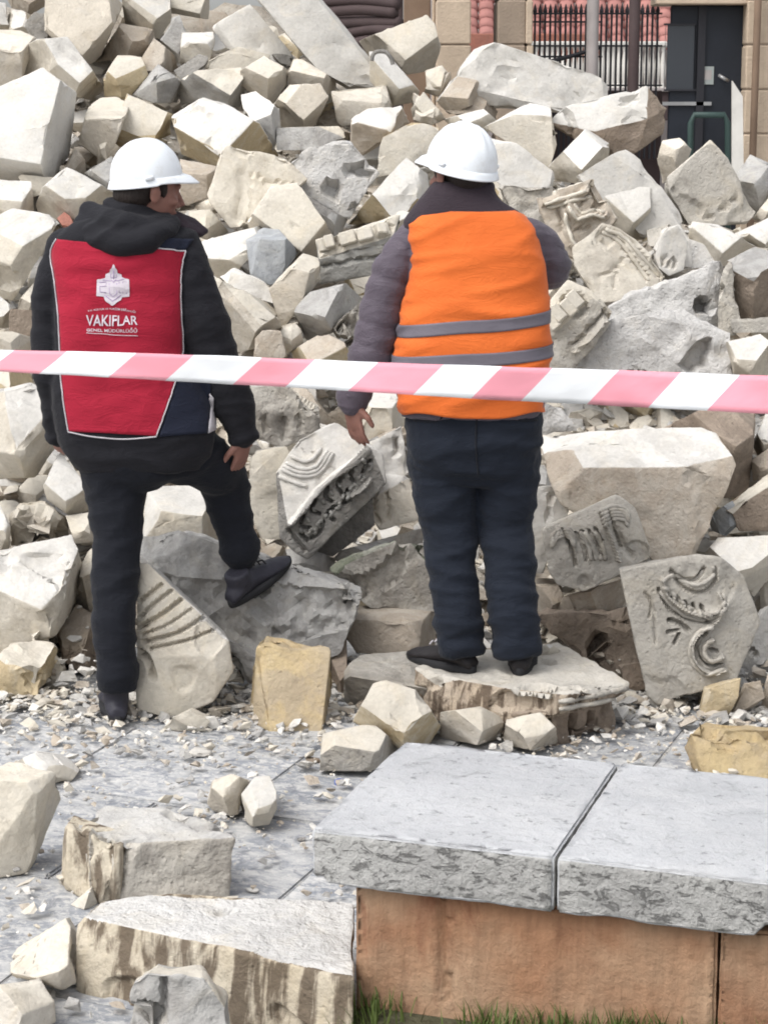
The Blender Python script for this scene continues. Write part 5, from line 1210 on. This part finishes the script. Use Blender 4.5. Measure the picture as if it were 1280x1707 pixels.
def body_l(bm):
    loft(bm, [(a, b, c*.86, d*.84) for a, b, c, d in TL], DL, sub=2); ptube(bm, LA, DL, -.012); ptube(bm, RA, DL, -.015)
    ptube(bm, LEG1+[(197,1140,14,DA+.01)], DL, -.012); ptube(bm, LEG2+[(402,935,18,DF)], DL, -.012)
    head_parts(bm, HL, R(-60), R(-8)); add_tube(bm, [HL+Vector((-.01,-.01,-.05)), P(222, 352, DL), P(212, 390, DL)], [.058,.062,.07], 16)
    hand(bm, P(407, 728, DL+.05), Vector((-.18,.15,-1)), Vector((.8,-.5,-.1)), 1, .55)
    hand(bm, P(97, 716, DL+.05), Vector((.1,.35,-1)), Vector((-.6,-.8,0)), -1, 1.1, L=.15)
bm = fuse(body_l, .0052, 2); body = bm_link('body', bm, M['skin'], parent=pl, origin=world_loc(pl))
def hair_cap(parent, c, yaw, tilt, s, beard, body):
    Mh = Matrix.Rotation(yaw, 3, 'Z') @ Matrix.Rotation(tilt, 3, 'X')
    def b(bm):
        def e(x, y, z, rx, ry, rz): add_ell(bm, c+Mh @ Vector((x*s, y*s, z*s)), rx*s, ry*s, rz*s, Mh, 18)
        e(0,-.022,.022,.0795,.094,.085); e(0,-.050,-.028,.066,.062,.048)
        for q in (-1,1): e(q*.066,.026,.000,.010,.010,.026)
    bm = fuse(b, .005, 2); folds(bm, .0012, 60, 12, 2)
    bm_link('hair', bm, M['hair'], parent=parent, origin=c)
    if beard:
        def b(bm):
            def e(x, y, z, rx, ry, rz): add_ell(bm, c+Mh @ Vector((x*s, y*s, z*s)), rx*s, ry*s, rz*s, Mh, 14)
            e(0,.052,-.094,.0445,.041,.0325); e(0,.086,-.107,.0235,.0185,.017)
            e(0,.094,-.056,.026,.011,.004)
        bm = fuse(b, .0045, 2); bm_link('beard', bm, M['beard'], parent=parent, origin=c)
n = NT('short_beard'); n.color(n.mix(n.ramp(n.noise(160,3), [(.35,0.0),(.65,1.0)]), (.05,.032,.026), (.10,.058,.045))); n.b.inputs['Roughness'].default_value = .7; M['beard'] = n.m
hair_cap(pl, HL, R(-60), R(-8), 1.0, True, body)
bm = bmesh.new()
def trous_l(bm):
    loft(bm, [(225,735,105,.125),(225,765,100,.13),(222,790,78,.12),(205,812,55,.09)], DL, sub=2); ptube(bm, LEG1, DL); ptube(bm, LEG2, DL)
    add_tube(bm, [P(196,1108,DL+DA), P(197,1150,DL+DA)], [.066,.060], 18); add_tube(bm, [P(398,905,DL+DF), P(402,930,DL+DF)], [.068,.064], 18)
bm.free(); bm = fuse(trous_l, .008, 3)
folds(bm, .006, 5, 13, 4, .004); folds(bm, .003, 9, 26, 5, .001); trl = bm_link('trousers', bm, M['trouser_black'], parent=pl, origin=world_loc(pl))
def jack_l(bm):
    loft(bm, TL, DL, sub=3); ptube(bm, LA, DL); ptube(bm, RA, DL)
    add_ell(bm, P(122, 408, DL), .062, .07, .05); add_ell(bm, P(292, 408, DL), .066, .07, .05)
    loft(bm, [(226,770,96,.125),(230,782,88,.115)], DL)
    for a, b, r in ((P(97,722,DL+.05), P(99,731,DL+.055), .040), (P(404,722,DL+.05), P(407,735,DL+.05), .048)): add_tube(bm, [a, b], r, 14)
bm = fuse(jack_l, .0075, 3)
folds(bm, .006, 5, 11, 9, .005); folds(bm, .0028, 9, 24, 19, .001)
jl = bm_link('jacket', bm, M['black_cloth'], parent=pl, origin=world_loc(pl)); jb = bvh_of(jl)
LC = [(97,399),(87,421),(93,464),(99,518),(102,578),(104,632),(109,676),(116,719)]
RC = [(309,419),(303,440),(299,484),(300,531),(302,585),(290,639),(280,672),(261,726)]
surf_patch(jl, jb, 'red_panel', M['redcloth'], LC, RC, 40, 6, .006)
surf_patch(jl, jb, 'navy_yoke', M['navy'], [(236,396),(234,414)], [(322,398),(309,417)], 14, 4, .0055)
surf_patch(jl, jb, 'navy_side_panel', M['navy'], [(298,600),(292,645),(281,680),(265,728)], [(352,640),(352,660),(349,690),(345,722)], 14, 5, .005)
for ch in (LC, RC, [(116,720),(150,727),(188,731),(225,731),(261,727)], [(230,409),(270,414),(309,419)]):
    surf_line(jl, jb, 'piping', M['piping'], ch, .0022, .0075)
surf_patch(jl, jb, 'pocket_trim', M['piping'], [(351,655),(345,722)], [(357,662),(358,716)], 3, 6, .0065)
b6 = (0, 330, 2.977)
EM = [(565,333),(583,352),(584,368),(603,374),(606,392),(642,406),(643,488),(606,492),(600,508),(560,532),(522,508),(516,490),(480,486),(482,404),(524,392),(528,374),(546,366),(548,350)]
v, fs = poly_grid([(x/2.977, 330+y/2.977) for x, y in EM]); surf_mesh(jl, jb, 'emblem', M['printwhite'], v, fs, .0085)
for ln in ([(565,352),(565,400)],[(552,372),(552,395),(578,395),(578,372)],[(556,405),(566,420),(576,405)],[(496,418),(530,418),(530,440),(498,440),(498,465),(530,465)],[(545,425),(545,470),(560,490),(580,470),(580,425)],[(592,418),(592,465),(610,465),(610,418),(628,418),(628,470)],[(520,478),(560,512),(600,478)],[(512,404),(545,412),(585,412),(618,404)]):
    surf_line(jl, jb, 'emblem_line', M['printviolet'], ln, .0011, .0088, b6, 3, False)
for s_, cx, cy, w, h, ar in (('T.C. KÜLTÜR VE TURİZM BAKANLIĞI', 556, 560, 235, 13, 16), ('VAKIFLAR', 557, 606, 252, 50, 0), ('GENEL MÜDÜRLÜĞÜ', 557, 652, 248, 22, 0)):
    v, fs = text_mesh(s_, cx/2.977, 330+cy/2.977, w/2.977, h/2.977, ar/2.977); surf_mesh(jl, jb, 'lettering', M['printwhite'], v, fs, .0088)
surf_line(jl, jb, 'underline', M['printwhite'], [(432,668),(560,676),(684,680)], .0010, .0088, b6)
def hood_l(bm):
    D = DL-.10
    ptube(bm, [(140,372,18,.08),(165,392,22,.02),(198,404,24,-.02),(238,398,23,-.02),(268,388,18,.02),(286,374,12,.07)], D)
    ptube(bm, [(150,356,20,.10),(185,374,24,.03),(222,380,24,.0),(256,376,18,.04),(276,368,12,.1)], D)
    ptube(bm, [(188,342,14,.08),(210,350,18,.06),(240,358,16,.06),(270,366,12,.12)], D)
    ptube(bm, [(133,384,8,.06),(160,400,14,.0),(190,414,12,-.02),(222,414,12,-.02)], D)
    add_ell(bm, P(215, 372, DL), .12, .09, .075)
bm = fuse(hood_l, .0065, 2); folds(bm, .010, 7, 16, 5, .008); bm_link('hood', bm, M['black_cloth'], parent=pl, origin=world_loc(pl))
def coll(bm):
    a = [P(292, 362, DL+.08), P(318, 376, DL+.06), P(345, 386, DL+.05)]; add_tube(bm, a, [(.020,.05),(.024,.045),(.006,.02)], 12)
    add_tube(bm, [P(285, 372, DL+.04), P(312, 386, DL+.03), P(338, 388, DL+.04)], [(.035,.05),(.032,.04),(.008,.02)], 12)
bm = fuse(coll, .005, 2); folds(bm, .004, 9, 9, 2); bm_link('collar', bm, M['collar_cloth'], parent=pl, origin=world_loc(pl))
helmet(pl, HL+Vector((-.004,.004,.022)), R(-60), R(6), .94)

shoe(pl, hd+Vector((.01,0,0)), Vector((-.22,.97,0)))
shoe(pl, FA+Vector((-.012,-.105,.008)), Vector((.155,.15,.095)), Vector((-.2,-.3,1)), L=.275)
# ---------------- the man in the orange vest
DR = 6.38
pr = empty('person', P(800, 1125, DR)); tag(pr, 'person in an orange safety vest and white helmet standing on the cornice slab', 'person')
TR = [(768,322,50,.075),(770,345,72,.09),(778,368,100,.11),(788,398,108,.125),(794,440,110,.14),(794,500,114,.15),(790,560,121,.16),(786,610,125,.165),(785,660,122,.165),(785,688,117,.16)]
LAR = [(688,398,28),(657,450,34),(634,530,36),(617,595,36),(598,635,30,.02),(587,668,25,.03)]
RAR = [(880,392,30),(908,418,32,.04),(917,448,34,.09),(895,440,30,.24),(865,400,27,.34)]
zs = bvh_of(STONES['Z2']); h1, _ = hit(zs, 788, 1122); h2, _ = hit(zs, 866, 1126); h1 = h1 or P(788,1122,DR); h2 = h2 or P(866,1126,DR); E1 = h1.y+.03-DR; E2 = h2.y+.045-DR
LG1 = [(735,735,58),(739,780,56),(745,830,52),(751,880,46),(753,930,42,E1*.4),(760,1000,37,E1*.8),(763,1040,37,E1),(766,1054,36,E1)]
LG2 = [(846,735,56),(846,780,54),(843,830,49),(843,880,45),(848,930,44,E2*.4),(854,1000,40,E2*.8),(858,1040,38,E2),(860,1056,37,E2)]
HR = P(766, 283, DR+.01)
def body_r(bm):
    loft(bm, [(a, b, c*.86, d*.84) for a, b, c, d in TR], DR, sub=2); ptube(bm, LAR, DR, -.014); ptube(bm, RAR, DR, -.014)
    ptube(bm, LG1+[(768,1090,20,E1)], DR, -.012); ptube(bm, LG2+[(862,1090,20,E2)], DR, -.012)
    head_parts(bm, HR, R(32), R(-6)); add_tube(bm, [HR+Vector((0,-.01,-.05)), P(770, 335, DR), P(772, 380, DR)], [.060,.065,.075], 16)
    hand(bm, P(586, 668, DR+.03), Vector((.12,.05,-1)), Vector((-.75,-.65,.1)), -1, .28, spread=.16)
    w = P(858, 396, DR+.35); hand(bm, w, Vector((-.5,.2,.8)), Vector((.5,-.6,.3)), 1, .8)
bm = fuse(body_r, .0052, 2); bm_link('body', bm, M['skin'], parent=pr, origin=world_loc(pr))
hair_cap(pr, HR, R(32), R(-6), 1.0, False, None)
def trous_r(bm):
    loft(bm, [(790,665,112,.15),(790,700,114,.155),(790,740,112,.15),(790,770,104,.135),(790,800,90,.10)], DR, sub=2); ptube(bm, LG1, DR); ptube(bm, LG2, DR)
    add_tube(bm, [P(766,1060,DR+E1), P(768,1087,DR+E1)], [.072,.070], 18); add_tube(bm, [P(860,1062,DR+E2), P(862,1089,DR+E2)], [.072,.069], 18)
bm = fuse(trous_r, .008, 2)
kn = lambda p: 1.3 if .35 < p.z < .95 else (1.9 if p.z < .35 else .8)
folds(bm, .0065, 4, 12, 14, .004, f=kn); folds(bm, .003, 9, 26, 5, .001, f=kn)
tr = bm_link('trousers', bm, M['trouser_navy'], parent=pr, origin=world_loc(pr)); tb = bvh_of(tr)
for ln in ([(845,688),(862,700),(895,700)], [(690,700),(725,702),(742,690)]): surf_line(tr, tb, 'pocket_seam', M['trouser_black'], ln, .0035, .001)
surf_line(tr, tb, 'back_seam', M['trouser_black'], [(795,690),(793,740),(797,790)], .003, .001)
def jack_r(bm):
    loft(bm, TR, DR, sub=3); ptube(bm, LAR, DR); ptube(bm, RAR, DR)
    add_ell(bm, P(696, 396, DR), .062, .075, .05); add_ell(bm, P(872, 390, DR), .066, .075, .05)
    add_tube(bm, [P(588,652,DR+.03), P(586,674,DR+.03)], [.052,.046], 14)
bm = fuse(jack_r, .0075, 2)
def quilt(bm):
    for v in bm.verts:
        p = v.co; t = (p.z+.25*p.x)*1.0; q = abs(math.sin(t*math.pi/.075)); v.co += v.normal*(.0065*(q**.5-.5))
quilt(bm); folds(bm, .003, 7, 14, 21, .003); folds(bm, .0025, 14, 34, 2, .001)
jr = bm_link('jacket', bm, M['greycloth'], parent=pr, origin=world_loc(pr))
def coll_r(bm):
    loft(bm, [(772,304,48,.072),(768,316,55,.08),(766,332,68,.092),(770,350,86,.105),(776,368,104,.118),(782,384,104,.115)], DR, sub=3)
bm = fuse(coll_r, .007, 2); folds(bm, .006, 5, 14, 7, .005); bm_link('collar', bm, M['collar_cloth'], parent=pr, origin=world_loc(pr))
# vest: a shell round the torso, its armholes are where the sleeves come through
VR = [(782,349,66,.100),(780,358,86,.112),(781,372,100,.122),(788,398,106,.136),(796,440,107,.152),(793,500,115,.163),(789,560,122,.173),(785,610,127,.178),(784,650,122,.172),(785,683,116,.166)]
def at_ring(rings, y):
    for a, b in zip(rings, rings[1:]):
        if y <= b[1]: t = (y-a[1])/(b[1]-a[1]); return tuple(p+(q-p)*t for p, q in zip(a, b))
    return rings[-1]
def vest_pt(y, k, n, grow=0.0, tilt=0.0):
    a = 2*math.pi*k/n; yy = y-tilt*math.cos(a)
    cx, cy, rx, ry = at_ring(VR, yy); m = DR/F; c = P(cx, yy, DR); ca, sa = math.cos(a), math.sin(a)
    fx = math.copysign(abs(ca)**(2/3.0), ca); fy = math.copysign(abs(sa)**(2/3.0), sa)
    p = c+Vector((fx*(rx*m+grow+.004), fy*(ry+grow+.004), 0)); nn = Vector((fx, fy, 0)).normalized()
    w = Vector((p.x+.02*noise.noise(p*5), p.y, p.z-.18*p.x+.05*noise.noise(p*3)))
    r = 1-abs(noise.noise(Vector((w.x*2.6, w.y*3, w.z*13))))*3.4; z = (p.z-.95)
    amp = .0105*(1 if .0 < z < .42 else .6)
    return p+nn*(amp*(r if r > 0 else r*.2)+.006*noise.noise(p*4))
def band(name, mat, y0f, y1f, grow, n=96, ny=3, tilt=0.0, parent=None, hem=0):
    bm = bmesh.new(); rings = []
    for j in range(ny+1):
        y = y0f+(y1f-y0f)*j/ny
        rings.append([bm.verts.new(vest_pt(y+(hem*math.sin(k*.22)*(j/ny)**6), k, n, grow, tilt)) for k in range(n)])
    skin(bm, rings, 0, False)
    o = bm_link(name, bm, mat, parent=parent, origin=world_loc(parent)); m = o.modifiers.new('t', 'SOLIDIFY'); m.thickness = .003; m.offset = -1; return o
vest = band('vest', M['orange'], 350, 681, 0.0, 120, 90, parent=pr, hem=4)
band('reflective_band', M['reflect'], 524, 545, .0035, 120, 6, 13, vest); band('reflective_band', M['reflect'], 578, 599, .0035, 120, 6, 10, vest)
helmet(pr, HR+Vector((.004,-.006,.010)), R(34), R(13), 1.0, R(3))
for h_, d_ in ((h1, Vector((-.74,.67,0))), (h2, Vector((.14,.98,0)))): shoe(pr, (h_ or P(800,1124,DR))+Vector((0,0,-.002)), d_, L=.27, mat='shoe2')
